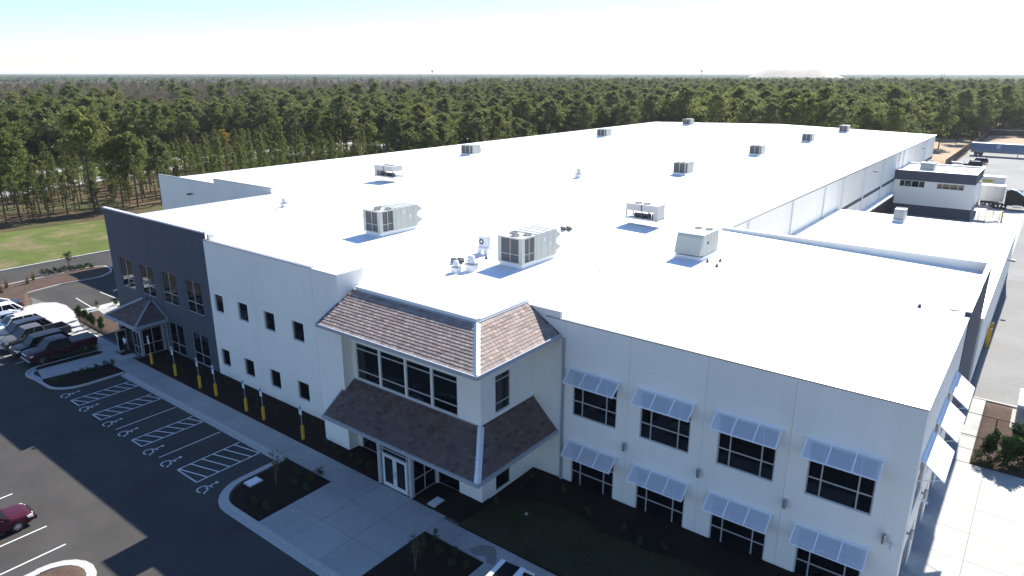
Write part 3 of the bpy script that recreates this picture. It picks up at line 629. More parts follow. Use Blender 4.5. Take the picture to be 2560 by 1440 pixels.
# --- porch on the slate bay
pc = MB(); ze, zt = 3.25, 4.55; xa, xb, ya = -68.3, -62.4, 25.7; ra, rb = -66.3, -64.85
E_ = [(xa, ya, ze), (xb, ya, ze), (xb, YF, ze), (xa, YF, ze)]; T_ = [(ra, 28.4, zt), (rb, 28.4, zt), (rb, YF, zt), (ra, YF, zt)]
pc.add(E_ + T_, [(0, 1, 5, 4), (1, 2, 6, 5), (3, 0, 4, 7), (4, 5, 6, 7), (0, 3, 2, 1)]); por = pc.build('porch_roof', M_TILE2, bld)
sh = MB()
def shing(o, eu_, ev, sl, lim, tw=0.34, row=0.235):
    en = eu_.cross(ev).normalized(); en = en if en.z > 0 else -en
    for r in range(int(sl / row)):
        a, b = lim(r * row / sl); off = (r % 2) * tw / 2
        for i in range(int((b - a) / tw) + 2):
            u = a - off + i * tw
            if u < a - 0.1 or u + tw > b + 0.1: continue
            P = lambda x, y, z: o + eu_ * (u + x) + ev * (r * row + y) + en * z
            sh.hexa([P(0.008, 0, -0.005), P(tw - 0.008, 0, -0.005), P(tw - 0.008, row, -0.005), P(0.008, row, -0.005), P(0.008, 0, 0.03), P(tw - 0.008, 0, 0.03), P(tw - 0.008, row + 0.03, 0.006), P(0.008, row + 0.03, 0.006)])
e1 = Vector((0, 2.7, 1.3)); shing(Vector((xa, ya, ze)), Vector((1, 0, 0)), e1.normalized(), e1.length, lambda f: (2.0 * f + .1, 5.9 - 2.45 * f - .1))
e2 = Vector((rb - xb, 0, zt - ze)); shing(Vector((xb, ya, ze)), Vector((0, 1, 0)), e2.normalized(), e2.length, lambda f: (2.7 * f + .1, 2.9))
sh.build('shingles', M_TILE2, por, 'stuff')
fb = MB(); fb.box(xa - 0.1, ya - 0.12, ze - 0.25, xb + 0.12, ya, ze + 0.03); fb.box(xb, ya + 0.002, ze - 0.25, xb + 0.12, YF - 0.005, ze + 0.028); fb.box(xa - 0.1, ya + 0.002, ze - 0.25, xa, YF - 0.005, ze + 0.028); fb.build('gutter', M_FLASH, por)
for (p, q) in ((E_[1], T_[1]), (E_[0], T_[0])): m = MB(); m.tube((p[0], p[1], p[2] + 0.03), (q[0], q[1], q[2] + 0.03), 0.11, n=6); m.build('hip_cap', M_FLASH, por)
fl = MB(); fl.tube((rb, YF - 0.03, zt + 0.03), (xb, YF - 0.03, ze + 0.05), 0.05, n=6); fl.tube((ra, YF - 0.03, zt + 0.03), (xa, YF - 0.03, ze + 0.05), 0.05, n=6); fl.build('wall_flashing', M_FLASH, por)
pv2 = MB(); PX0, PX1, PY = -67.6, -63.35, 26.35
for x in (PX0, PX1 - 0.22): pv2.box(x, PY, 0, x + 0.22, PY + 0.22, ze - 0.1)
pv2.box(PX1 - 0.22, YF - 0.24, 0.003, PX1, YF - 0.01, ze - 0.1); pv2.box(PX0 + 0.005, PY + 0.005, 2.95, PX1 - 0.005, PY + 0.2, ze - 0.12)
pbase = pv2.build('porch_frame', M_FLASH, bld)
window(PR(PX1 - 0.03), PY + 0.22, YF - 0.24, 0.02, 2.95, (0.5,), (0.36, 0.84), 0.06, 0.03, pbase, name='side_glazing')
window(PL(PX0 + 0.03), PY + 0.22, YF - 0.05, 0.02, 2.95, (0.5,), (0.36, 0.84), 0.06, 0.03, pbase, name='side_glazing')
window(PF(PY + 0.05), PX0 + 0.22, PX1 - 0.22, 2.25, 2.95, (0.33, 0.66), (), 0.06, 0.03, pbase, name='transom'); window(PF(PY + 0.05), -65.0, PX1 - 0.22, 0.02, 2.25, (0.5,), (0.36,), 0.06, 0.03, pbase, name='sidelight')
# open door leaf beside the person
dl = MB(); Pd = lambda u, v, w: (-66.0 - w, PY - 0.95 + u, v)
for a, b, c, d in ((0, .1, 0.01, 2.2), (.82, .92, 0.01, 2.2), (.1, .82, 0.01, .22), (.1, .82, 2.08, 2.2)): pbox(dl, Pd, a, b, c, d, 0, 0.05)
dlo = dl.build('door', M_ALU, pbase); gg = MB(); pbox(gg, Pd, .09, .83, .2, 2.1, 0.015, 0.03); gg.build('pane', M_GLASS, dlo)
gg = MB(); pbox(gg, PF(PY + 0.4), -67.3, -65.05, 0.02, 2.2, 0, 0.02); gg.build('inner_glazing', M_GLASS, pbase)
MB().box(-66.6, 25.3, 0.0, -65.1, 26.3, 0.025).build('door_mat', M_BLACK, bld)
MB().box(-62.85, YF - 0.14, 0, -62.72, YF - 0.01, 3.1).build('downspout', M_FLASH, bld)
# --- dock office
pof = PF(153.0); ox0, ox1 = -24.15, -10.75
oops = [(-23.15, -18.86, 4.07, 5.32), (-16.85, -12.42, 4.12, 5.2)]
wall(pof, ox0, ox1, 5.33, 7.15, (), M_DARK, joint=0.0); wall(pof, ox0, ox1, 0.72, 5.33, oops, M_WHITE, joint=0.0); wall(PF(152.97), ox0, ox1 + 0.02, -1.4, 0.72, (), M_DARK, joint=0.0, name='base_band')
for o in oops: window(pof, *o, (0.2, 0.48, 0.77), (), 0.09, 0.03)
po2 = PR(ox1)
wall(po2, 153.25, 167, 5.33, 7.15, (), M_DARK, joint=0); wall(po2, 153.25, 167, -1.4, 5.33, [(154.5, 155.6, 0.72, 2.9)], M_WHITE, joint=0)
m = MB(); pbox(m, po2, 154.5, 155.6, 0.72, 2.9, 0.05, 0.1); m.build('door', M_FLASH, bld); m = MB(); m.box(-10.76, 153.3, -1.3, -10.72, 166.9, 0.7); m.build('base_band', M_DARK, bld)
wall(PB(167.25), ox0, ox1, -1.4, 7.15, (), M_WHITE, joint=0)
MB().box(ox0, 153.26, 6.75, ox1 - 0.26, 166.9, 6.9).build('office_roof', M_ROOF, bld); MB().box(ox0, 153.3, -1.3, ox1 - 0.3, 166.9, 6.7).build('inner_wall', M_JOINT, bld)
coping(ox0, 152.97, 7.15, ox1 + 0.02, 153.3, M_COPEW); coping(ox1 - 0.28, 153.31, 7.15, ox1 + 0.02, 167.2, M_COPEW); coping(ox0, 166.95, 7.15, ox1 - 0.3, 167.3, M_COPEW)
# dock seals and canopies along the high bay wall
M_DOCK = pm('dock_seal', (0.06, 0.055, 0.05), 0.8, var=0.25, scale=4)
for k in range(6):
    y = 126.5 + k * 4.2
    dk = MB(); dk.box(XH1 + 0.01, y, -1.2, XH1 + 0.8, y + 0.5, 2.5); dk.box(XH1 + 0.01, y + 2.9, -1.2, XH1 + 0.8, y + 3.4, 2.5); dk.box(XH1 + 0.005, y + 0.002, 2.1, XH1 + 0.85, y + 3.398, 2.75)
    so = dk.build('dock_seal', M_DOCK, bld)
    dd = MB(); dd.box(XH1 + 0.03, y + 0.5, 0, XH1 + 0.08, y + 2.9, 2.1); dd.build('dock_door', M_WHITEM, so)
    MB().hexa([(XH1, y - 0.1, 2.8), (XH1 + 1.1, y - 0.1, 2.76), (XH1 + 1.1, y + 3.5, 2.76), (XH1, y + 3.5, 2.8), (XH1, y - 0.1, 3.1), (XH1 + 1.1, y - 0.1, 2.95), (XH1 + 1.1, y + 3.5, 2.95), (XH1, y + 3.5, 3.1)]).build('dock_hood', M_WHITEM, so)

# ------------------------------------------------------------------ rooftop equipment
def fan(mb, cx, cy, z, r):
    mb.lathe([(r, 0), (r, 0.07), (r - 0.05, 0.07), (r - 0.05, 0.0)], (cx, cy, z), n=16, mi=0)
    mb.add([(cx + (r - 0.05) * math.cos(R(a)), cy + (r - 0.05) * math.sin(R(a)), z + 0.012) for a in range(0, 360, 24)], [tuple(range(15))], 1)
    mb.lathe([(0.001, 0.06), (r * 0.25, 0.06), (r * 0.25, 0.01)], (cx, cy, z), n=10, mi=0)
    for a in range(0, 360, 90):
        t = R(a + 20); mb.hexa([(cx + c * math.cos(t + e), cy + c * math.sin(t + e), z + h) for h in (0.015, 0.04) for c, e in ((r * .25, -.3), (r * .85, -.25), (r * .85, .25), (r * .25, .3))], 1)
def big_unit(label, x0, y0, W=2.35, L=4.6, H=2.05):
    z0 = rz(x0 + W / 2); t = thing('rooftop_unit', label, 'air conditioner', (x0 + W / 2, y0 + L / 2, z0), 'large grey packaged units on the front roof')
    x1, y1 = x0 + W, y0 + L; b0 = z0 + 0.32; zt = b0 + H
    MB().box(x0 + 0.1, y0 + 0.1, z0 - 0.15, x1 - 0.1, y1 - 0.1, b0).build('curb', M_WHITEM, t)
    MB().box(x0, y0 + 1.95, b0, x1, y1, zt).build('casing', M_RTU, t)
    c = MB(); c.box(x0 + 0.02, y0, b0, x1 - 0.02, y0 + 1.94, b0 + 0.1); c.box(x0 - 0.02, y0 - 0.03, zt - 0.12, x1 + 0.02, y0 + 1.94, zt - 0.02)
    for xx in (x0, x1 - 0.34): c.box(xx, y0 + 0.002, b0 + 0.1, xx + 0.34, y0 + 0.34, zt - 0.12)
    c.box(x0, y0 + 1.6, b0 + 0.1, x0 + 0.3, y0 + 1.94, zt - 0.12); c.box(x1 - 0.3, y0 + 1.6, b0 + 0.1, x1, y0 + 1.94, zt - 0.12); c.build('condenser_frame', M_RTU, t)
    k = MB(); k.box(x0 + 0.1, y0 + 0.08, b0 + 0.1, x1 - 0.1, y0 + 1.9, zt - 0.12); k.build('coil', M_COIL, t)
    g = MB(); mx = (x0 + x1) / 2
    g.box(mx - 0.025, y0 + 0.04, b0 + 0.1, mx + 0.025, y0 + 0.078, zt - 0.12); g.box(x0 + 0.34, y0 + 0.045, b0 + 0.68, x1 - 0.34, y0 + 0.075, b0 + 0.73)
    g.box(x1 - 0.098, y0 + 0.95, b0 + 0.1, x1 - 0.05, y0 + 1.0, zt - 0.12); g.box(x1 - 0.095, y0 + 0.34, b0 + 0.68, x1 - 0.055, y0 + 1.6, b0 + 0.73); g.build('coil_guard_bar', M_RTU, t)
    for cx, cy in ((x0 + 0.55, y0 + 1.35), (x0 + 1.25, y0 + 0.6), (x0 + 1.85, y0 + 1.35)):
        f = MB(); fan(f, cx, cy, zt - 0.02, 0.36); f.build('fan', [M_RTU, M_COIL], t)
    for yy in (y0 + 1.9, y0 + 2.5, y0 + 3.35, y0 + 4.1):
        s = MB(); s.box(x0 - 0.01, yy, zt, x1 + 0.01, yy + 0.04, zt + 0.025); s.box(x1 + 0.0, yy, b0, x1 + 0.015, yy + 0.03, zt); s.build('seam', M_FLASH, t)
    for xx in (x1 + 0.012,):
        for yy, zz in ((y0 + 2.8, 1.35), (y0 + 3.6, 0.9)): MB().box(xx - 0.01, yy, b0 + zz, xx + 0.02, yy + 0.12, b0 + zz + 0.3).build('label_plate', M_WHITEM, t)
    for zz in (0.15, 1.15):
        MB().add([(x0 + .1, y1, b0 + zz), (x1 - .1, y1, b0 + zz), (x1 - .1, y1, b0 + zz + .8), (x0 + .1, y1, b0 + zz + .8), (x0 + .1, y1 + .8, b0 + zz + .3), (x1 - .1, y1 + .8, b0 + zz + .3)],
                 [(0, 1, 2, 3), (0, 4, 5, 1), (3, 2, 5, 4), (0, 3, 4), (1, 5, 2)]).build('intake_hood', M_RTU, t)
    p = MB(); p.path([(x0 - .15, y0 + .35, z0), (x0 - .15, y0 + .35, b0 + 1.0), (x0 - .02, y0 + .35, b0 + 1.15)], 0.025); p.build('conduit', M_STEEL, t)
    return t
big_unit('large grey rooftop unit beside the fan-coil box and small roof vents', -32.75, 40.6)
big_unit('large grey rooftop unit behind the white front bay, away from other units', -47.9, 40.3, 2.2, 4.6, 1.95)
def small_unit(label, x0, y0, W=2.0, L=3.0, H=1.45, z0=None):
    z0 = rz(x0 + W / 2) if z0 is None else z0
    t = thing('rooftop_unit', label, 'air conditioner', (x0 + W / 2, y0 + L / 2, z0), 'small packaged units on the long roof'); x1, y1 = x0 + W, y0 + L; b0 = z0 + 0.3; zt = b0 + H
    MB().box(x0 - 0.1, y0 - 0.05, z0 - 0.15, x1 + 0.1, y1 + 0.05, b0).build('curb', M_WHITEM, t)
    MB().box(x0, y0 + 0.9, b0, x1, y1, zt).build('casing', M_RTU, t)
    k = MB(); k.box(x0 + 0.06, y0 + 0.05, b0 + 0.06, x1 - 0.06, y0 + 0.89, zt - 0.06); k.build('coil', M_COIL, t)
    f = MB(); mx = x0 + W * 0.5
    for xx in (x0, mx - 0.03, x1 - 0.08): f.box(xx, y0, b0 + 0.06, xx + 0.08, y0 + 0.08, zt - 0.06)
    f.box(x1 - 0.05, y0 + 0.8, b0 + 0.06, x1, y0 + 0.898, zt - 0.06); f.box(x0, y0 + 0.002, b0, x1, y0 + 0.898, b0 + 0.058); f.box(x0, y0 + 0.002, zt - 0.058, x1, y0 + 0.898, zt - 0.002); f.build('condenser_frame', M_RTU, t)
    for cx in (x0 + W * 0.28, x0 + W * 0.72): m = MB(); fan(m, cx, y0 + 0.5, zt - 0.002, 0.34); m.build('fan', [M_RTU, M_COIL], t)
    MB().add([(x0 + .2, y1, b0 + .2), (x1 - .2, y1, b0 + .2), (x1 - .2, y1, zt - .15), (x0 + .2, y1, zt - .15), (x0 + .2, y1 + .5, b0 + .2), (x1 - .2, y1 + .5, b0 + .2)], [(0, 1, 2, 3), (0, 4, 5, 1), (3, 2, 5, 4), (0, 3, 4), (1, 5, 2)]).build('intake_hood', M_RTU, t)
    p = MB(); p.tube((x0 - .7, y0 + .3, z0), (x0 - .7, y0 + .3, z0 + .25), 0.07); p.tube((x0 - .7, y0 + .3, z0 + .2), (x0, y0 + .4, b0 + .1), 0.03); p.build('drain_pipe', M_STEEL, t)
    return t
small_unit('small rooftop unit over the tree-side eave, nearest the legged condenser', -83.6, 93.5)
small_unit('small rooftop unit halfway along the tree-side eave', -83.6, 139.8)
small_unit('small rooftop unit over the tree-side eave at the far roof end', -83.8, 186.0)
for i, (y, s) in enumerate(((93.6, 'first in the row along the downspout-side roof slope'), (124.4, 'second in the row along the downspout-side roof slope'), (155.6, 'third in the row along the downspout-side roof slope'), (186.2, 'last in the row along the downspout-side roof slope, by the far edge'))):
    small_unit('small rooftop unit, ' + s, -43.1, y, 1.8)
# hooded unit
def hood_unit(label, x0, y0, W, L, H, z0, cat='air conditioner'):
    t = thing('rooftop_unit', label, cat, (x0 + W / 2, y0 + L / 2, z0)); x1, y1 = x0 + W, y0 + L; b0 = z0 + 0.3; zt = b0 + H
    MB().box(x0 - 0.05, y0 + 0.1, z0 - 0.15, x1 + 0.05, y1, b0).build('curb', M_WHITEM, t)
    MB().box(x0, y0 + 0.4, b0, x1, y1, zt).build('casing', M_RTU, t)
    MB().add([(x0 + .02, y0 + .398, zt - .02), (x1 - .02, y0 + .398, zt - .02), (x1 - .02, y0 + .25, zt - .25), (x0 + .02, y0 + .25, zt - .25), (x0 + .02, y0 - .15, b0 + .15), (x1 - .02, y0 - .15, b0 + .15), (x0 + .02, y0 + .398, b0 + .1), (x1 - .02, y0 + .398, b0 + .1)],
             [(0, 1, 2, 3), (3, 2, 5, 4), (4, 5, 7, 6), (0, 3, 4, 6), (1, 7, 5, 2)]).build('intake_hood', M_RTU, t)
    for cx in (x0 + W * .3, x0 + W * .72): m = MB(); fan(m, cx, y1 - .5, zt, 0.32); m.build('fan', [M_RTU, M_COIL], t)
    for yy in (y0 + 1.1, y0 + 1.9, y0 + 2.5):
        if yy < y1 - .2: s = MB(); s.box(x0 - .008, yy, zt, x1 + .008, yy + .03, zt + .02); s.box(x1, yy, b0, x1 + .012, yy + .025, zt); s.build('seam', M_FLASH, t)
    MB().box(x1 + 0.0, y0 + 1.2, b0 + .9, x1 + .02, y0 + 1.5, b0 + 1.1).build('label_plate', M_BLACK, t)
    return t
hood_unit('grey rooftop unit with sloped intake hood in front of the low parapet', -23.3, 51.9, 2.25, 3.5, 1.75, rz(-22))
hood_unit('small grey unit alone on the low rear roof', -15.95, 104.6, 1.3, 2.2, 1.35, 5.88)
hood_unit('pale rooftop unit on the flat roof of the dock office', -20.6, 156.3, 2.4, 3.0, 1.2, 6.9)
# legged condensers
def condenser(label, x0, y0, L, W, flip=False):
    z0 = rz(x0 + L / 2); t = thing('condenser_unit', label, 'condenser', (x0 + L / 2, y0 + W / 2, z0), 'open condensers on legs')
    X = (lambda x: x0 + L - x) if flip else (lambda x: x0 + x)
    def bx(mb, a, b, c, d, e, f, mi=None): mb.box(min(X(a), X(b)), y0 + c, z0 + e, max(X(a), X(b)), y0 + d, z0 + f, mi)
    for xx in (0.25, L * 0.52, L - 0.25):
        for yy in (0.1, W - 0.1):
            l = MB(); l.tube((X(xx), y0 + yy, z0), (X(xx), y0 + yy, z0 + 0.62), 0.03, n=6); l.lathe([(0.09, 0), (0.09, 0.03), (0.001, 0.03)], (X(xx), y0 + yy, z0), n=8); l.build('leg', M_STEEL, t)
    p = MB(); bx(p, -.05, L + .05, -.05, .1, .62, .78); bx(p, -.05, L + .05, W - .1, W + .05, .62, .78); bx(p, 0, L, .1, W - .1, .68, .74); p.build('platform', M_STEEL, t)
    c = MB(); bx(c, 0, L, 0, W, 1.45, 2.1); c.build('condenser_box', M_RTUT, t)
    u = MB(); bx(u, L - .45, L, 0, W, .78, 1.448); u.build('control_box', M_RTUT, t)
    for xx in (0, L * .5):
        for yy in (0, W - .08): m = MB(); bx(m, xx, xx + .08, yy, yy + .08, .78, 1.449); m.build('post', M_COIL, t)
    d = MB(); bx(d, L * .48 - .02, L * .48 + .1, -.012, 0, 1.449, 2.1); d.build('post', M_COIL, t)
    k = MB(); k.tube((X(.6), y0 + W * .5, z0 + .95), (X(L * .6), y0 + W * .5, z0 + .95), .2, n=10)
    for xx in (L * .68, L * .78): k.tube((X(xx), y0 + W * .4, z0 + .74), (X(xx), y0 + W * .4, z0 + 1.2), .14, n=10)
    k.path([(X(.4), y0 + .3, z0 + .8), (X(L * .7), y0 + .3, z0 + .82), (X(L * .7), y0 + .3, z0 + 1.45)], .03); k.build('compressor', M_COIL, t)
    for xx in (L * .28, L * .55): m = MB(); fan(m, X(xx), y0 + W / 2, z0 + 2.1, .38); m.build('fan', [M_RTUT, M_COIL], t)
    return t
condenser('legged condenser unit far out on the roof towards the trees', -70.6, 61.8, 3.5, 1.7, True)
condenser('legged condenser unit near the start of the low parapet', -32.4, 60.2, 3.4, 1.5)
# small roof things
def vent(label, x, y, s=1.0, z=None):
    z = rz(x) if z is None else z; t = thing('roof_vent', label, 'vent', (x, y, z), 'mushroom roof vents'); a = .32 * s
    MB().box(x - a, y - a, z - .1, x + a, y + a, z + .42 * s).build('curb', M_ROOF, t)
    MB().box(x - a - .04, y - a - .04, z + .42 * s, x + a + .04, y + a + .04, z + .5 * s).build('base_flange', M_COPE, t)
    m = MB(); m.lathe([(.2 * s, .5 * s), (.2 * s, .62 * s), (.34 * s, .64 * s), (.34 * s, .7 * s), (.24 * s, .78 * s), (.26 * s, .98 * s), (.12 * s, 1.06 * s), (.001, 1.07 * s)], (x, y, z), n=14); m.build('cap', M_WHITEM, t, smooth_=True)
vent('small mushroom vent on a white curb in front of its taller neighbour', -33.75, 36.9, .85); vent('taller mushroom vent on a wide curb beside the ballasted mast', -33.2, 38.0, 1.1)
vent('lone mushroom vent near the slate bay roof edge', -63.3, 42.8, .9); vent('lone mushroom vent in the middle of the big white roof', -51.25, 81.3, 1.2)
def mast(label, x, y, h):
    z = rz(x); t = thing('ballasted_mast', label, 'antenna', (x, y, z), 'thin masts on ballast trays')
    tr = MB(); tr.box(x - .55, y - .06, z + .02, x + .55, y + .06, z + .06); tr.box(x - .06, y - .55, z + .061, x + .06, y + .55, z + .1); tr.build('tray', M_STEEL, t)
    for dx, dy in ((-.4, 0), (.4, 0), (0, -.4), (0, .4)):
        for k in range(2): MB().box(x + dx - .2, y + dy - .14 + k * .15, z + .1, x + dx + .2, y + dy - .01 + k * .15, z + .28).build('ballast_block', M_COIL, t)
    m = MB(); m.tube((x, y, z + .06), (x, y, z + h * .45), .03, n=6); m.tube((x, y, z + h * .45), (x, y, z + h), .014, n=6); m.build('pole', M_STEEL, t)
mast('thin mast on a ballast tray beside the mushroom vents', -35.4, 38.9, 2.1); mast('thin mast on a ballast tray behind the large unit', -35.2, 53.9, 2.0)
z = rz(-35.6); t = thing('fan_coil_box', 'white split unit with round fan on blocks beside the large unit', 'air conditioner', (-35.6, 42.4, z))
MB().box(-36.05, 42.2, z + .55, -35.1, 42.55, z + 1.45).build('casing', M_WHITEM, t)
for x in (-36.05, -35.4): MB().box(x, 42.1, z, x + .3, 42.65, z + .45).build('foot', M_ROOF, t)
MB().box(-36.15, 42.1, z + .45, -35.0, 42.65, z + .55).build('stand', M_WHITEM, t)
m = MB(); m.lathe([(.3, 0), (.3, -.03), (.25, -.03), (.25, 0)], (-35.72, 42.2, z + 1.0), 'y', 18, 0); m.add([(-35.72 + .25 * math.cos(R(a)), 42.192, z + 1 + .25 * math.sin(R(a))) for a in range(0, 360, 24)], [tuple(range(15))], 1); m.lathe([(.1, 0), (.1, -.025), (.001, -.03)], (-35.72, 42.19, z + 1.0), 'y', 12, 0); m.build('fan', [M_WHITEM, M_COIL], t)
m = MB(); m.path([(-35.1, 42.4, z + .8), (-34.8, 42.4, z + .5), (-34.5, 42.5, z + .35), (-34.5, 42.5, z + .75), (-34.2, 42.5, z + .75), (-34.2, 42.5, z)], .03); m.build('pipe', M_STEEL, t)
def stub(label, x, y, h, r, mat, z=None):
    z = rz(x) if z is None else z; m = MB(); m.lathe([(r * 1.6, 0), (r * 1.5, .05), (r, .08), (r, h), (.001, h)], (x, y, z), n=10); return tag(m.build('vent_pipe', mat, None), label, 'pipe', 'vent pipes standing on the roof')
stub('tall white vent pipe on the bare roof in front of the large unit', -25.7, 44.1, .75, .05, M_WHITEM); stub('white vent pipe at the rear corner of the large unit', -29.3, 44.9, 2.1, .05, M_WHITEM)
for x, y in ((-20.6, 52.3), (-19.9, 53.2), (-34.4, 41.2), (-32.6, 47.6), (-5.4, 51.3), (-19.5, 51.5)): stub('short dark vent stub on the white roof', x, y, .22, .09, M_COIL)
m = MB(); m.lathe([(.28, 0), (.28, .06), (.16, .12), (.001, .12)], (-3.5, 52.2, rz(-3.5)), n=14); tag(m.build('roof_drain', M_COPE), 'round roof drain in the roof corner behind the slate side panel', 'drain')
m = MB(); ln = [(-54, YF + .4), (-40.3, YF + .4)]
tag(MB().path([(-40.0, 30.4, rz(-40)), (-40.0, 30.4, 12.75), (-38.2, 30.4, 12.75), (-38.2, 30.4, rz(-38))], .025).build('roof_rail', M_WHITEM), 'thin white rail frame on the roof behind the white pier', 'railing')

# ------------------------------------------------------------------ wall lights, cameras
def wall_light(label, place_, u, v, grp):
    t = thing('wall_light', label, 'wall light', place_(u, v, 0), grp)
    m = MB(); pbox(m, place_, u - .05, u + .05, v - .05, v + .05, -.14, 0); m.build('bracket', M_STEEL, t)
    a = Vector(place_(u, v, -.2)); m = MB(); m.tube(a - Vector((0, 0, .24)), a + Vector((0, 0, .24)), .1, n=12); m.build('lamp_tube', M_STEEL, t)
names = ['between the entrance and the second louvred window column', 'between the second and third louvred window columns', 'between the third and fourth louvred window columns', 'beyond the fourth louvred window column at the corner']
for u, s in zip((-17.1, -12.47, -7.8, -3.2), names): wall_light('grey cylinder wall light ' + s, pw, u, 3.95, 'cylinder lights on the facade')
for u in (34.0, 38.2): wall_light('grey cylinder wall light on the shaded end wall', ps, u, 4.0, 'cylinder lights on the end wall')
def flood(label, place_, u, v, grp=None):
    t = thing('flood_light', label, 'flood light', place_(u, v, 0), grp)
    m = MB(); m.tube(place_(u, v, 0), place_(u, v, -.35), .05, n=6); m.build('arm', M_BLACK, t); m = MB(); pbox(m, place_, u - .25, u + .25, v - .06, v + .12, -.75, -.3); m.build('lamp_head', M_BLACK, t)
flood('black flood light on the shaded wall facing the lawn', hf, -90.4, 9.6); flood('black flood light on the long side wall above the dock hoods', ph, 132.0, 9.0); flood('black flood light on the long side wall beyond the dock office', ph, 181.0, 9.0)
flood('small flood light at the upper corner of the dock office', po2, 155.5, 5.6); flood('small flood light on the low wing side wall', PR(-2.3), 96, 4.5)
def dome(label, p, d):
    t = thing('security_camera', label, 'camera', p); a = Vector(p); d = Vector(d)
    m = MB(); m.tube(a, a + d * .15, .03, n=6); m.build('bracket', M_WHITEM, t); m = MB(); m.tube(a + d * .12, a + d * .42 + Vector((0, 0, -.12)), .07, n=10); m.build('housing', M_WHITEM, t)
dome('white security camera beside the corner wall light', (-2.85, YW, 3.75), (0, -1, 0)); dome('white security camera low on the slate bay corner', (-72.0, YF, 4.3), (-.3, -1, 0))
for y in (37.2, 41.0): dome('black security camera on the shaded end wall' if y > 40 else 'small security camera on the end wall beside the lights', (XR, y, 4.2), (1, 0, 0))

# ------------------------------------------------------------------ parking signs, small site furniture
def sign_post(label, x, y):
    t = thing('parking_sign', label, 'parking sign', (x, y, .05), 'accessible parking signs on yellow bollards')
    m = MB(); m.lathe([(.12, 0), (.12, 1.02), (.09, 1.1), (.001, 1.13)], (x, y, .03), n=12); m.build('bollard', M_YEL, t, smooth_=False)
    m = MB(); m.tube((x, y, 1.1), (x, y, 2.75), .03, n=6); m.build('post', M_STEEL, t)
    p = MB(); p.box(x - .15, y - .05, 2.2, x + .15, y - .035, 2.72); po = p.build('sign_panel', M_WHITEM, t)
    b = MB(); b.box(x - .1, y - .056, 2.4, x + .1, y - .052, 2.62); b.build('symbol_plate', M_BLUESIGN, po)
    p = MB(); p.box(x - .15, y - .05, 1.98, x + .15, y - .035, 2.18); po = p.build('lower_panel', M_WHITEM, t); 
bx_ = [-60.9, -56.75, -52.75, -50.3, -46.0, -43.7, -38.9]
lab = ['beside the slate bay porch', 'at the first ground window of the slate bay', 'at the second ground window of the slate bay', 'at the joint of slate and white bays', 'in front of the second small ground window', 'between the second and third small ground windows', 'beside the white pier, next to the entrance']
for x, l in zip(bx_, lab): sign_post('accessible parking sign on yellow bollard ' + l, x, 26.0)
def cover(label, px_, w=.75, l=.95, rot=.0):
    x, y = G(*px_, .15); t = thing('utility_box', label, 'utility cover', (x, y, 0))
    MB().box(x - w / 2, y - l / 2, -.05, x + w / 2, y + l / 2, .14).build('box', M_CONCW, t); MB().box(x - w / 2 + .06, y - l / 2 + .06, .14, x + w / 2 - .06, y + l / 2 - .06, .16).build('lid', M_WHITEM, t)
    if rot: t.rotation_euler.z = rot
cover('white utility box lid in the mulch island by the accessible stalls', (633, 1203)); cover('white utility box lid in the mulch beside the entrance vestibule', (1090, 1253), .6, .9)
x, y = G(1316, 1284, 0.2); m = MB(); m.lathe([(.1, .1), (.1, .2), (.07, .24), (.001, .25)], (x, y, 0), n=12); tag(m.build('sprinkler_cap', M_CONC), 'small pale valve cap in the shaded front lawn', 'valve cap')
x, y = G(25, 842); t = thing('fire_hydrant', 'red fire hydrant with white cap in the mulch behind the parked cars', 'fire hydrant', (x, y, .05)); y = y
M_RED = pm('red_enamel', (0.45, 0.02, 0.02), 0.4, var=.05)
m = MB(); m.lathe([(.18, 0), (.18, .05), (.13, .06), (.13, .55), (.16, .56), (.16, .6)], (x, y, .05), n=12); m.build('barrel', M_RED, t); m = MB(); m.lathe([(.16, .6), (.12, .75), (.04, .8), (.04, .86), (.001, .87)], (x, y, .05), n=12); m.build('bonnet', M_WHITEM, t)
m = MB(); m.tube((x - .25, y, .5), (x + .25, y, .5), .07, n=8); m.tube((x, y, .45), (x, y - .24, .45), .09, n=8); m.build('outlet', M_WHITEM, t)
# fence beside the right-hand walk
t = thing('wire_fence', 'black wire fence crossing the walk and mulch beside the end wall', 'fence', (0, 55.7, 0))
for x in (-2.2, -.9 + .97, 2.3, 4.6, 6.9): m = MB(); m.tube((x, 55.7, -.05), (x, 55.7, 1.85), .035, n=8); m.build('post', M_BLACK, t)
for z in (1.8, .08): m = MB(); m.tube((-2.2, 55.7, z), (6.9, 55.7, z), .025, n=6); m.build('rail', M_BLACK, t)
m = MB()
for i in range(100):
    x = -2.2 + i * .1
    if x + 1.7 > 6.9: continue
    for a, b in ((x, x + 1.7), (x + 1.7, x)): m.tube((a, 55.7, .09), (b, 55.7, 1.79), .0022, n=3, cap=False)
m.build('wire_mesh', M_BLACK, t, 'stuff')
# white equipment cabinet in the right bed
x0, y0 = 1.05, 58.9; t = thing('generator_cabinet', 'pale louvred equipment cabinet standing in the brown mulch', 'cabinet', (x0 + 1.2, y0 + 1.5, 0))
M_CAB = pm('cabinet_paint', (.50, .52, .46), .5, var=.05)
MB().box(x0 + .05, y0 + .05, 0, x0 + 2.4, y0 + 3.4, 1.75).build('casing', M_CAB, t); MB().box(x0, y0, 1.752, x0 + 2.45, y0 + 3.45, 1.95).build('lid', M_WHITEM, t); MB().box(x0 - .2, y0 - .2, -.1, x0 + 2.7, y0 + 3.7, .08).build('plinth', M_CONC, t)
for k in range(7): MB().box(x0 + .25, y0 + .02, 1.0 + k * .1, x0 + 2.2, y0 + .06, 1.05 + k * .1).build('louvre', M_FLASH, t)

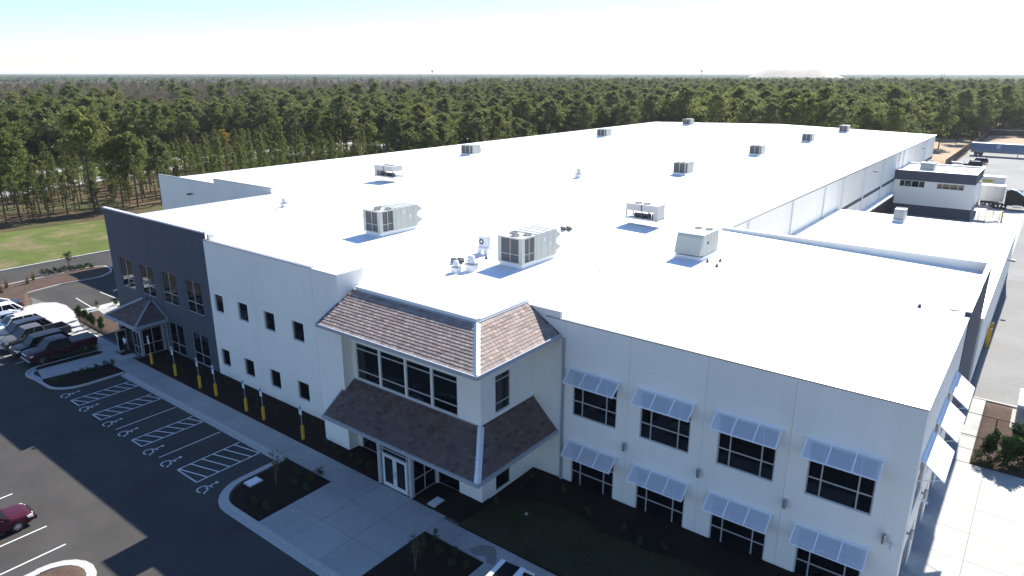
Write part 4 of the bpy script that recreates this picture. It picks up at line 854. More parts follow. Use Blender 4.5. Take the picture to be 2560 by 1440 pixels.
# ------------------------------------------------------------------ vehicles (local: front towards -Y)
M_CGLASS = pm('car_glass', (0.010, 0.016, 0.018), 0.06, var=0, spec=0.22)
M_LAMP = pm('headlamp', (0.75, 0.75, 0.72), 0.15, var=0.02, spec=0.7)
M_TAIL = pm('tail_lamp', (0.35, 0.01, 0.012), 0.2, var=0.02, spec=0.6)
M_CHROME = pm('chrome', (0.65, 0.65, 0.66), 0.15, 0.95, var=0.02)
def paint(name, col, metal=0.3): return pm('car_paint_' + name, col, 0.35, 0.0, var=0.015, scale=2, coat=0.08, spec=0.22)
def loft(mb, st, mi=0):
    """st: list of (y, zb, zt, w, crown) sections"""
    prof = lambda zb, zt, w, cr: [(0, zb), (w - .12, zb), (w - .03, zb + .08), (w, zb + (zt - zb) * .35), (w * .995, zb + (zt - zb) * .62), (w * .965, zt - .1), (w * .9, zt - .02), (w * .55, zt + cr * .7), (0, zt + cr)]
    vs_ = []; n = 16
    for y, zb, zt, w, c in st:
        h = prof(zb, zt, w, c); ring = h + [(-x, z) for x, z in h[-2:0:-1]]
        vs_ += [(x, y, z) for x, z in ring]
    fs = [(k * n + i, k * n + (i + 1) % n, (k + 1) * n + (i + 1) % n, (k + 1) * n + i) for k in range(len(st) - 1) for i in range(n)]
    fs += [tuple(range(n)), tuple(range((len(st) - 1) * n, len(st) * n))[::-1]]
    mb.add(vs_, fs, mi)
_wheel = {}
def wheel(t, x, y, r, w, side, rimmat):
    k = (r, w, side)
    if k not in _wheel:
        m = MB(); m.lathe([(r * .6, -w / 2), (r * .93, -w / 2), (r, -w / 2 + .04), (r, w / 2 - .04), (r * .93, w / 2), (r * .6, w / 2), (r * .6, -w / 2)], axis='x', n=22)
        ty = m.mesh('tyre', M_RUBBER, (0, 0, 0))
        m = MB(); s = side; q = w / 2 * s
        m.lathe([(r * .62, q * .98), (r * .56, q * .98), (r * .54, q * .4), (r * .6, q * .3)], axis='x', n=22, mi=0)
        m.add([(q * .45, r * .56 * math.cos(R(a)), r * .56 * math.sin(R(a))) for a in range(0, 360, 20)], [tuple(range(18))], 1)
        m.lathe([(r * .14, q * .5), (r * .14, q * .95), (.001, q * .98)], axis='x', n=10, mi=0)
        for a in range(0, 360, 72):
            c, sn = math.cos(R(a)), math.sin(R(a)); P = lambda rad, off, x_: (x_, rad * c - off * sn, rad * sn + off * c)
            m.hexa([P(r * .1, -.06, q * .6), P(r * .57, -.035, q * .6), P(r * .57, .035, q * .6), P(r * .1, .06, q * .6), P(r * .1, -.06, q * .92), P(r * .57, -.035, q * .9), P(r * .57, .035, q * .9), P(r * .1, .06, q * .92)], 0)
        _wheel[k] = (ty, m.mesh('rim', [rimmat, M_BLACK], (0, 0, 0)))
    a = bpy.data.objects.new('wheel', _wheel[k][0]); b = bpy.data.objects.new('rim', _wheel[k][1])
    for o in (a, b): COL.objects.link(o)
    a.parent = t; a.location = (x, y, r); b.parent = a
def vehicle(name, label, cat, kind, pmat, loc, rz_=0, group=None, rim=M_RIM, roofrails=False, roofmat=None):
    t = thing(name, label, cat, (0, 0, 0), group)
    if kind == 'pickup': L, W, H, belt, hood, r = 5.8, 2.02, 1.93, 1.22, 1.2, .41
    elif kind == 'suv': L, W, H, belt, hood, r = 4.75, 1.92, 1.75, 1.08, 1.05, .36
    elif kind == 'sedan': L, W, H, belt, hood, r = 4.75, 1.82, 1.46, .95, .88, .33
    else: L, W, H, belt, hood, r = 4.6, 1.85, 1.68, 1.02, 1.0, .35
    w = W / 2; f, b = -L / 2, L / 2; zb = .30 if kind != 'sedan' else .22
    if kind == 'pickup':
        st = [(f, .55, 1.0, w * .86, .0), (f + .12, .42, 1.12, w * .96, .02), (f + .5, .40, hood - .02, w, .04), (f + 1.35, .40, belt, w, .05), (f + 2.0, .40, belt, w, .0), (f + 3.55, .42, belt, w, 0)]
        body = MB(); loft(body, st); bo = body.build('body', pmat, t, smooth_=False, bevel=.03)
        bd = MB(); y0, y1 = f + 3.56, b - .06
        bd.box(-w, y0, .5, -w + .12, y1, 1.28); bd.box(w - .12, y0, .5, w, y1, 1.28); bd.box(-w + .12, y0, .5, w - .12, y0 + .08, 1.28); bd.box(-w + .12, y1 - .08, .5, w - .12, y1, 1.26); bd.box(-w + .12, y0 + .08, .5, w - .12, y1 - .08, .72); bd.build('cargo_bed', pmat, t, bevel=.025)
        if roofmat: MB().box(-w + .08, y0 + .04, 1.282, w - .08, y1 - .03, 1.32).build('bed_cover', M_BLACK, t)
        A, B_, C_, D = f + 1.3, f + 2.0, f + 3.35, f + 3.58
    else:
        st = [(f, .42, hood - .28, w * .72, 0), (f + .08, zb + .05, hood - .16, w * .88, .02), (f + .35, zb, hood - .06, w * .97, .03), (f + 1.15, zb, belt - .03, w, .05), (f + 1.6, zb, belt, w, .0), (b - 1.0, zb, belt + .02, w, 0), (b - .35, zb + .02, belt + .03, w * .97, .02), (b - .06, zb + .1, belt - .02, w * .9, .02), (b, .5, belt - .15, w * .8, 0)]
        body = MB(); loft(body, st); body.build('body', pmat, t, bevel=.03)
        if kind == 'sedan': A, B_, C_, D = f + 1.2, f + 1.95, b - 1.75, b - .75
        else: A, B_, C_, D = f + 1.15, f + 1.75, b - .75, b - .12
    # greenhouse
    wb, wt = w * .93, w * .74; ro = H - .06
    bs = [(-wb, A, belt - .03), (wb, A, belt - .03), (wb, D, belt - .03), (-wb, D, belt - .03)]; tp = [(-wt, B_, ro), (wt, B_, ro), (wt, C_, ro), (-wt, C_, ro)]
    g = MB(); g.add(bs + tp, [(0, 1, 5, 4), (1, 2, 6, 5), (2, 3, 7, 6), (3, 0, 4, 7)]); g.build('window_glass', M_CGLASS, t)
    rf_ = MB(); m_ = (B_ + C_) / 2
    rf_.add([(-wt - .02, B_ - .02, ro), (0, B_ - .06, ro + .02), (wt + .02, B_ - .02, ro), (-wt - .03, m_, ro + .03), (0, m_, H), (wt + .03, m_, ro + .03), (-wt - .02, C_ + .03, ro), (0, C_ + .06, ro + .03), (wt + .02, C_ + .03, ro)], [(0, 1, 4, 3), (1, 2, 5, 4), (3, 4, 7, 6), (4, 5, 8, 7)])
    rf_.add([(-wt - .02, B_ - .02, ro - .04), (wt + .02, B_ - .02, ro - .04), (wt + .02, C_ + .03, ro - .04), (-wt - .02, C_ + .03, ro - .04), (-wt - .02, B_ - .02, ro), (wt + .02, B_ - .02, ro), (wt + .02, C_ + .03, ro), (-wt - .02, C_ + .03, ro)], [(0, 1, 5, 4), (1, 2, 6, 5), (2, 3, 7, 6), (3, 0, 4, 7)])
    rf_.build('car_roof', roofmat if (roofmat and kind != 'pickup') else pmat, t)
    pl = MB()
    def bar(p, q, wd=.05): pl.tube(p, q, wd, n=5)
    for s in (-1, 1):
        bar((s * wb, A, belt - .02), (s * wt, B_, ro)); bar((s * wb, D, belt - .02), (s * wt, C_, ro), .075)
        for fr in ((.48,) if kind == 'pickup' else ((.42, .78) if kind != 'sedan' else (.45,))):
            yb = A + (D - A) * (fr + .06); yt_ = B_ + (C_ - B_) * fr + .08; bar((s * (wb + .0), yb, belt - .02), (s * (wt + .01), yt_, ro), .04)
    pl.build('pillar', pmat, t, 'stuff')
    for s in (-1, 1):
        sx = s * w
        ha = MB(); ha.box(sx - .35 * s if s > 0 else sx, f + .02, hood - .34, sx if s > 0 else sx + .35, f + .22, hood - .16)
        h = MB(); h.hexa([(s * (w - .42), f - .01, hood - .36), (s * (w - .06), f + .1, hood - .34), (s * (w - .02), f + .36, hood - .28), (s * (w - .42), f + .1, hood - .3), (s * (w - .42), f + .02, hood - .18), (s * (w - .06), f + .14, hood - .16), (s * (w - .015), f + .42, hood - .14), (s * (w - .42), f + .14, hood - .14)]); h.build('headlight', M_LAMP, t)
        tl = MB(); zt_ = 1.2 if kind == 'pickup' else belt
        tl.box(s * w - (.16 if s > 0 else -.02) - .0, b - (.09 if kind == 'pickup' else .16), zt_ - .38, s * w + (-.0 if s > 0 else .16) + (.0 if s > 0 else 0), b - .02, zt_ - .05) if kind == 'pickup' else tl.box(s * (w - .08) - .11, b - .2, zt_ - .3, s * (w - .08) + .07, b - .02, zt_ - .06); tl.build('tail_light', M_TAIL, t)
        mi = MB(); mi.box(s * (w + .12) - .1, A + .38, belt - .02, s * (w + .12) + .1, A + .52, belt + .17); mi.build('mirror', pmat, t, bevel=.02)
        for wy in (f + .95 + (.1 if kind == 'pickup' else 0), b - 1.0 - (.15 if kind == 'pickup' else 0)):
            wheel(t, s * (w - .1), wy, r, .25, s, rim)
            ar = MB(); n = 10
            for i in range(n):
                a0, a1 = math.pi * i / n, math.pi * (i + 1) / n; xa_, xb2 = s * (w + .012), s * (w - .2)
                P = lambda a, rad, x_: (x_, wy + rad * math.cos(a), r + rad * math.sin(a))
                ar.hexa([P(a0, r + .02, xa_), P(a1, r + .02, xa_), P(a1, r + .02, xb2), P(a0, r + .02, xb2), P(a0, r + .075, xa_), P(a1, r + .075, xa_), P(a1, r + .075, xb2), P(a0, r + .075, xb2)])
            ar.build('wheel_arch', M_BLACK if kind != 'sedan' else pmat, t)
        for hy in ((.3, .62)): hd = MB(); yy = A + (D - A) * hy + .45; hd.box(s * (w + .004) - .015, yy, belt - .16, s * (w + .004) + .015, yy + .16, belt - .12); hd.build('door_handle', M_CHROME if kind == 'pickup' else pmat, t)
        sd = MB(); sd.box(s * (w - .02) - .05, f + 1.6, zb + .02, s * (w - .02) + .05, b - 1.6, zb + .1); sd.build('running_board', M_CHROME if kind == 'pickup' else M_BLACK, t)
    gr = MB(); gr.box(-w * .5, f - .035, hood - .42, w * .5, f + .05, hood - .16); gr.build('grille', M_CHROME if kind == 'pickup' else M_BLACK, t)
    bp = MB(); bp.box(-w * .92, f - .08, zb + .12, w * .92, f + .12, zb + .34); bp.build('front_bumper', M_CHROME if kind == 'pickup' else pmat, t, bevel=.03); bp = MB(); bp.box(-w * .92, b - .1, zb + .14, w * .92, b + .08, zb + .34); bp.build('rear_bumper', M_CHROME if kind == 'pickup' else pmat, t, bevel=.03)
    if roofrails:
        for s in (-1, 1): rr = MB(); rr.tube((s * (wt - .05), B_ + .2, H + .02), (s * (wt - .05), C_ - .1, H + .02), .025, n=6); rr.build('roof_rail', M_BLACK, t)
    place(t, loc, rz_); return t
ROWY = 21.7
GP = 'vehicles parked in the row beside the slate bay'
vehicle('pickup_truck', 'dark maroon pickup truck with black bed cover, beside the mulch strip', 'pickup truck', 'pickup', paint('maroon', (.045, .006, .014)), (-69.85, 21.95, -.1), 0, GP, roofmat=M_BLACK)
vehicle('suv', 'black sport utility vehicle between the maroon and the grey pickups', 'suv', 'suv', paint('black', (.012, .014, .018)), (-72.55, 21.3, -.1), 0, GP)
vehicle('pickup_truck', 'grey pickup truck with open bed, between two dark sport utility vehicles', 'pickup truck', 'pickup', paint('grey', (.10, .097, .094), .5), (-75.2, 21.75, -.1), 0, GP)
vehicle('suv', 'dark blue sport utility vehicle between the grey pickup and the white one', 'suv', 'suv', paint('darkblue', (.035, .045, .065)), (-77.95, 21.7, -.1), 0, GP, roofrails=True)
vehicle('suv', 'white sport utility vehicle with dark sunroof in the parked row', 'suv', 'cuv', paint('white', (.78, .78, .77), 0), (-80.6, 22.0, -.1), 0, GP)
vehicle('sedan', 'silver blue sedan parked behind the white sunroof car', 'car', 'sedan', paint('silver', (.33, .36, .42), .6), (-83.3, 21.8, -.1), 0, GP)
vehicle('car', 'white car parked beyond the silver blue sedan', 'car', 'cuv', MATS['car_paint_white'], (-86.0, 21.8, -.1), 0, GP)
vehicle('car', 'dark car at the end of the row by the mulch corner', 'car', 'sedan', MATS['car_paint_darkblue'], (-88.7, 22.6, -.1), 0, GP)
MB().box(-81.1, 21.6, 1.595, -80.1, 22.4, 1.61)
sr = MB(); sr.box(-.42, -.75, 1.655, .42, -.1, 1.685); so = sr.build('sunroof', M_CGLASS, None); so.parent = bpy.data.objects['suv.002']
vehicle('sedan', 'dark red sedan parked in the sunlit stalls across the lane', 'car', 'sedan', paint('red', (.055, .007, .016), .3), (-44.05, 8.25, -.1), math.pi)
vehicle('suv', 'black sport utility vehicle in the truck yard, behind the dock office roof', 'suv', 'suv', MATS['car_paint_black'], (-18.8, 244.6, -1.16), -math.pi / 2 + .02)
vehicle('suv', 'dark boxy sport utility vehicle in the truck yard beside the parked trailer shadow', 'suv', 'suv', MATS['car_paint_darkblue'], (-18.3, 255.5, -1.16), -math.pi / 2 + .02)
# the roof of a white vehicle at the walk, partly below the frame
v = vehicle('utility_vehicle', 'white vehicle with dark centre roof panel standing at the path', 'car', 'cuv', MATS['car_paint_white'], (-17.55, 21.45, -.0), 0.1 + math.pi * 0)
rp = MB(); rp.box(-.42, -.7, 1.662, .42, 1.55, 1.70); q = rp.build('roof_panel', M_CGLASS, None); q.parent = v
for s in (-1, 1): rp = MB(); rp.box(s * .56 - .13, -.9, 1.64, s * .56 + .13, 1.62, 1.712); q = rp.build('roof_rail', MATS['car_paint_white'], None, bevel=.03); q.parent = v

# trailers and truck
M_TRW = pm('trailer_white', (.62, .63, .62), .5, var=.06, scale=.8)
def trailer(label, x0, y0, L, side_mat, rz_=0, z=-1.16, H=2.75, W=2.6, wheels_at=.14, panels=True):
    t = thing('semi_trailer', label, 'trailer', (0, 0, 0), 'semi trailers in the truck yard'); b0 = 1.2
    MB().box(0, 0, b0, L, W, b0 + H).build('trailer_box', side_mat, t); MB().box(-.03, -.03, b0 + H, L + .03, W + .03, b0 + H + .06).build('trailer_roof', M_WHITEM, t)
    MB().box(-.03, -.035, b0 - .12, L + .03, W + .035, b0 - .002).build('side_rail', M_STEEL, t)
    if panels:
        for k in range(int(L / 1.2) + 1): MB().box(min(k * 1.2, L - .05), -.018, b0 + .002, min(k * 1.2, L - .05) + .05, -.001, b0 + H - .002).build('rib', M_STEEL if side_mat is M_TRW else side_mat, t)
    for k in range(2):
        for yy in (.2, W - .2):
            m = MB(); m.lathe([(.2, -.25), (.5, -.25), (.52, -.2), (.52, .2), (.5, .25), (.2, .25)], (L * wheels_at + k * 1.3, yy, .52), 'y', 16); w_ = m.build('wheel', M_RUBBER, t)
            m = MB(); m.lathe([(.28, -.24), (.22, -.1), (.001, -.1)], (L * wheels_at + k * 1.3, yy, .52), 'y', 12); m.build('hub', M_STEEL, w_)
    m = MB(); m.box(L * wheels_at - .6, .3, .6, L * wheels_at + 1.9, W - .3, 1.08); m.build('bogie', M_BLACK, t)
    for yy in (.4, W - .5): m = MB(); m.box(L * .8, yy, 0, L * .8 + .12, yy + .1, 1.08); m.build('landing_leg', M_STEEL, t)
    place(t, (x0, y0, z), rz_); return t
t1 = trailer('white box trailer backed to the dock beside the dark truck', -23.0, 172.2, 16.0, M_TRW, 0, wheels_at=.80, H=3.0)
t2 = trailer('white box trailer with a yellow lettered band, behind the other dock trailer', -23.0, 187.5, 15.0, M_TRW, 0, wheels_at=.14, H=3.0)
M_YB = pm('yellow_band', (.52, .42, .03), .5, var=.25, scale=3); m = MB(); m.box(9.0, -.03, 3.0, 12.9, -.02, 3.6)
q = m.build('lettered_band', M_YB, None); q.parent = t2
rr = random.Random(3)
for k in range(14): m = MB(); x = 9.3 + k * .25; m.box(x, -.034, 3.12, x + rr.uniform(.06, .12), -.031, 3.45); q = m.build('letter_stroke', pm('band_ink', (.3, .2, .02), .6), None); q.parent = t2
def blue_mat():
    m = bpy.data.materials.new('mountain_print'); m.use_nodes = True; N = m.node_tree.nodes; L = m.node_tree.links; b = N['Principled BSDF']; b.inputs['Roughness'].default_value = .4
    g = N.new('ShaderNodeTexCoord'); sp = N.new('ShaderNodeSeparateXYZ'); L.new(g.outputs['Generated'], sp.inputs[0])
    n = N.new('ShaderNodeTexNoise'); n.inputs['Scale'].default_value = 5; n.inputs['Detail'].default_value = 8; mp = N.new('ShaderNodeMapping'); mp.inputs['Scale'].default_value = (3, 1, .5); L.new(g.outputs['Generated'], mp.inputs[0]); L.new(mp.outputs[0], n.inputs['Vector'])
    a = N.new('ShaderNodeMath'); a.operation = 'MULTIPLY_ADD'; L.new(n.outputs['Fac'], a.inputs[0]); a.inputs[1].default_value = .7; L.new(sp.outputs['Z'], a.inputs[2])
    c = N.new('ShaderNodeValToRGB'); e = c.color_ramp.elements; e[0].position = .35; e[0].color = (.10, .13, .17, 1); e[1].position = 1.2 if False else .95; e[1].color = (.09, .17, .29, 1)
    for p, col in ((.48, (.24, .28, .33, 1)), (.55, (.09, .14, .21, 1)), (.62, (.18, .25, .35, 1)), (.7, (.08, .17, .31, 1))): k = e.new(p); k.color = col
    L.new(a.outputs[0], c.inputs[0]); L.new(c.outputs[0], b.inputs['Base Color']); return m
t3 = trailer('blue trailer printed with a mountain scene, parked in the far yard', -23.0, 280.2, 16.2, blue_mat(), -.04, wheels_at=.1, H=2.9, panels=False)
m = MB(); m.box(7.0, -.02, 2.55, 8.1, -.012, 3.75); q = m.build('crest_print', pm('pale_crest', (.38, .45, .52), .5, var=.3, scale=3), None); q.parent = t3
# flatbed under the blue trailer
# truck tractor
t = thing('truck_tractor', 'black tractor truck with sloping sleeper roof beside the white trailer', 'truck', (0, 0, 0)); M_TK = pm('truck_black', (.010, .011, .014), .5, var=.05, spec=.3)
pr_ = [(0, .9), (0, 3.6), (.6, 3.95), (1.5, 3.75), (2.5, 3.1), (3.0, 2.75), (3.5, 2.0), (5.0, 1.75), (5.3, 1.4), (5.35, .7), (3.4, .7), (3.2, .9)]
m = MB(); n = len(pr_); m.add([(x, y, z) for y in (0, 2.4) for x, z in pr_], [tuple(range(n)), tuple(range(n, 2 * n))[::-1]] + [(i, (i + 1) % n, n + (i + 1) % n, n + i) for i in range(n)]); m.build('cab', M_TK, t, bevel=.08)
m = MB(); m.quad((2.55, .2, 3.07), (2.55, 2.2, 3.07), (3.46, 2.2, 2.05), (3.46, .2, 2.05)); m.v = [(x + .03, y, z + .03) for x, y, z in m.v]; m.build('windshield', M_CGLASS, t)
for yy in (-.012, 2.412): m = MB(); m.quad((2.1, yy, 2.0), (3.3, yy, 2.0), (2.75, yy, 2.85), (2.1, yy, 2.85)); m.build('side_window', M_CGLASS, t)
m = MB(); m.quad((.5, -.012, 2.3), (1.4, -.012, 2.3), (1.4, -.012, 2.8), (.5, -.012, 2.8)); m.build('side_window', M_CGLASS, t)
for xx in (-1.4, -.1, 4.3):
    for yy in (.15, 2.25): m = MB(); m.lathe([(.2, -.22), (.5, -.22), (.52, -.16), (.52, .16), (.5, .22), (.2, .22)], (xx, yy, .52), 'y', 16); w_ = m.build('wheel', M_RUBBER, t); m = MB(); m.lathe([(.28, -.22), (.2, -.1), (.001, -.1)], (xx, yy, .52), 'y', 12); m.build('hub', M_CHROME, w_)
MB().box(-2.0, .75, .75, 3.3, 1.65, 1.0).build('chassis', M_BLACK, t); MB().box(1.4, -.08, .5, 3.0, .3, 1.0).build('fuel_tank', M_CHROME, t)
for yy in (-.25, 2.65): MB().box(3.2, yy - .05, 1.9, 3.3, yy + .05, 2.5).build('mirror', M_CHROME, t)
m = MB(); fp = [(.05, 3.66), (.6, 4.0), (1.5, 3.8), (2.5, 3.15), (3.0, 2.8)]
for (xa_, za_), (xb_, zb_) in zip(fp, fp[1:]): m.hexa([(xa_, .15, za_ - .04), (xb_, .15, zb_ - .04), (xb_, 2.25, zb_ - .04), (xa_, 2.25, za_ - .04), (xa_, .15, za_ + .03), (xb_, .15, zb_ + .03), (xb_, 2.25, zb_ + .03), (xa_, 2.25, za_ + .03)])
m.build('roof_highlight', pm('highlight_blue', (.30, .42, .50), .35, var=.03), t)  # pale blue strip paints a highlight along the cab roof
place(t, (-6.5, 170.1, -1.16), 0)
# stairs, bollards, posts, fences at the dock office
t = thing('metal_stairs', 'grey metal landing and stairs at the dock office door', 'stairs', (-9, 154.5, -1.1)); zl = .72
MB().box(-10.6, 153.6, zl - .08, -8.4, 156.2, zl).build('landing', M_STEEL, t)
for k in range(8): MB().box(-8.4 + k * .28, 153.9, zl - .22 * (k + 1) - .04, -8.4 + (k + 1) * .28, 155.2, zl - .22 * (k + 1)).build('tread', M_STEEL, t)
for yy in (153.9, 155.2):
    m = MB(); m.tube((-8.4, yy, zl + 1.0), (-6.2, yy, -.2), .03, n=6); m.tube((-8.4, yy, zl + .5), (-6.2, yy, -.65), .025, n=6); m.tube((-8.4, yy, zl), (-6.2, yy, -1.1), .05, n=6)
    for f_ in (0, .5, 1): m.tube((-8.4 + 2.2 * f_, yy, zl - 1.8 * f_), (-8.4 + 2.2 * f_, yy, zl + 1.0 - 1.2 * f_ * 1.0), .025, n=6)
    m.build('handrail', M_STEEL, t)
m = MB()
for yy in (153.62, 156.18): m.path([(-10.6, yy, zl + 1.05), (-8.4, yy, zl + 1.05)], .03); m.path([(-10.6, yy, zl + .5), (-8.4, yy, zl + .5)], .025)
for xx in (-10.55, -9.5, -8.42):
    for yy in (153.62, 156.18): m.tube((xx, yy, -1.15), (xx, yy, zl + 1.05), .03, n=6)
m.build('guard_rail', M_STEEL, t)
m = MB(); m.path([(-10.6, 152.2, -.1), (-6.2, 152.2, -.1)], .03); m.path([(-10.6, 152.2, -.6), (-6.2, 152.2, -.6)], .025)
for xx in (-10.5, -9, -7.6, -6.25): m.tube((xx, 152.2, -1.15), (xx, 152.2, -.1), .03, n=6)
tag(m.build('guard_rail', M_STEEL), 'low grey guard rail on the apron in front of the metal stairs', 'railing')
def bollard(label, x, y, z, h=1.5): m = MB(); m.lathe([(.13, 0), (.13, h - .1), (.08, h), (.001, h)], (x, y, z), n=10); tag(m.build('bollard', M_YEL), label, 'bollard', 'yellow steel bollards')
bollard('yellow bollard standing on the apron beside the metal stairs', -5.9, 155.3, -1.16, 1.9); bollard('yellow bollard behind the black truck beside the dock guard rails', -6.0, 188.5, -1.16, 1.9)
t = thing('guard_rail', 'dark wooden barrier rails beside the yellow bollard in the truck yard', 'barrier', (-6.4, 189, -1.16)); M_BRN = pm('brown_rail', (.16, .10, .06), .8, var=.2)
for z in (-.5, .2): MB().box(-8.6, 189.2, z, -4.2, 189.3, z + .12).build('rail', M_BRN, t)
for x in (-8.3, -6.7, -4.6): MB().box(x, 189.31, -1.16, x + .12, 189.43, .4).build('post', M_BRN, t)
t = thing('yellow_dock_guard', 'yellow corner guard at the low wing dock door', 'guard', (-2.0, 78, -1))
m = MB(); m.box(-2.2, 77.6, zg(-2, 77) + .2, -1.9, 77.9, 1.6); m.box(-2.2, 79.6, zg(-2, 79) + .2, -1.9, 79.9, 1.6); m.build('post', M_YEL, t); MB().box(-2.19, 77.9, .9, -1.95, 79.6, 1.2).build('beam', M_YEL, t)
M_SLAT = pm('brown_fence_slat', (.105, .075, .058), .8, var=.25, scale=2)
def slatfence(label, a, b, h, step=.75, z=-1.3):
    t = thing('slat_fence', label, 'fence', (a[0], a[1], z), 'brown privacy fences around the truck yard'); A, B = Vector((*a, 0)), Vector((*b, 0)); L_ = (B - A).length; d = (B - A) / L_; n = Vector((-d.y, d.x, 0)); k = int(L_ / step)
    base = None
    for i in range(k):
        p = A + d * (i * step); me = base
        if me is None:
            m = MB(); m.hexa([tuple(Vector(q)) for q in [(0, 0, 0), tuple(d * (step - .03)), tuple(d * (step - .03) + n * .05), tuple(n * .05), (0, 0, h), tuple(d * (step - .03) + Vector((0, 0, h))), tuple(d * (step - .03) + n * .05 + Vector((0, 0, h))), tuple(n * .05 + Vector((0, 0, h)))]]); base = me = m.mesh('slat', M_SLAT, (0, 0, 0))
        o = bpy.data.objects.new('slat', me); COL.objects.link(o); o.parent = t; o.location = p + Vector((0, 0, z + rnd.uniform(0, .05))) - ORG[t]
    for i in range(int(L_ / 6) + 1):
        p = A + d * min(i * 6, L_) - n * .08; m = MB(); m.tube((p.x, p.y, z), (p.x, p.y, z + h + .1), .06, n=6); m.build('post', M_COIL, t)
slatfence('long brown slat fence between the sandy strip and the truck yard', (-25.0, 237), (-25.4, 378), 2.4)
slatfence('brown slat fence with pale rail closing the far side of the sandy yard', (-25.2, 380), (45, 384), 2.2, 1.1)
m = MB(); m.tube((-25, 379.7, 1.2), (45, 383.7, 1.2), .09, n=6); tag(m.build('fence_rail', M_WHITEM), 'pale top pipe along the far yard fence', 'rail')
t = thing('chain_gate', 'light wire gate between the warehouse corner and the slat fence', 'gate', (-27, 236.8, -1.2))
for x in (-30.5, -28.2, -25.6): m = MB(); m.tube((x, 236.8, -1.3), (x, 236.8, .9), .05, n=6); m.build('post', M_BRN, t)
for z in (.8, -.9): m = MB(); m.tube((-30.5, 236.8, z), (-25.6, 236.8, z), .03, n=6); m.build('rail', M_STEEL, t)
x, y = G(2390, 408, -1.16); m = MB(); m.box(x - 1.6, y - .5, -1.16, x + 1.6, y + .5, -.7); m.box(x - 2.2, y + .2, -1.16, x - 1.2, y + 1.2, -.3); tag(m.build('white_crate_pile', M_WHITEM, bevel=.1), 'white wrapped pallets on the yard beside the slat fence', 'pallets')

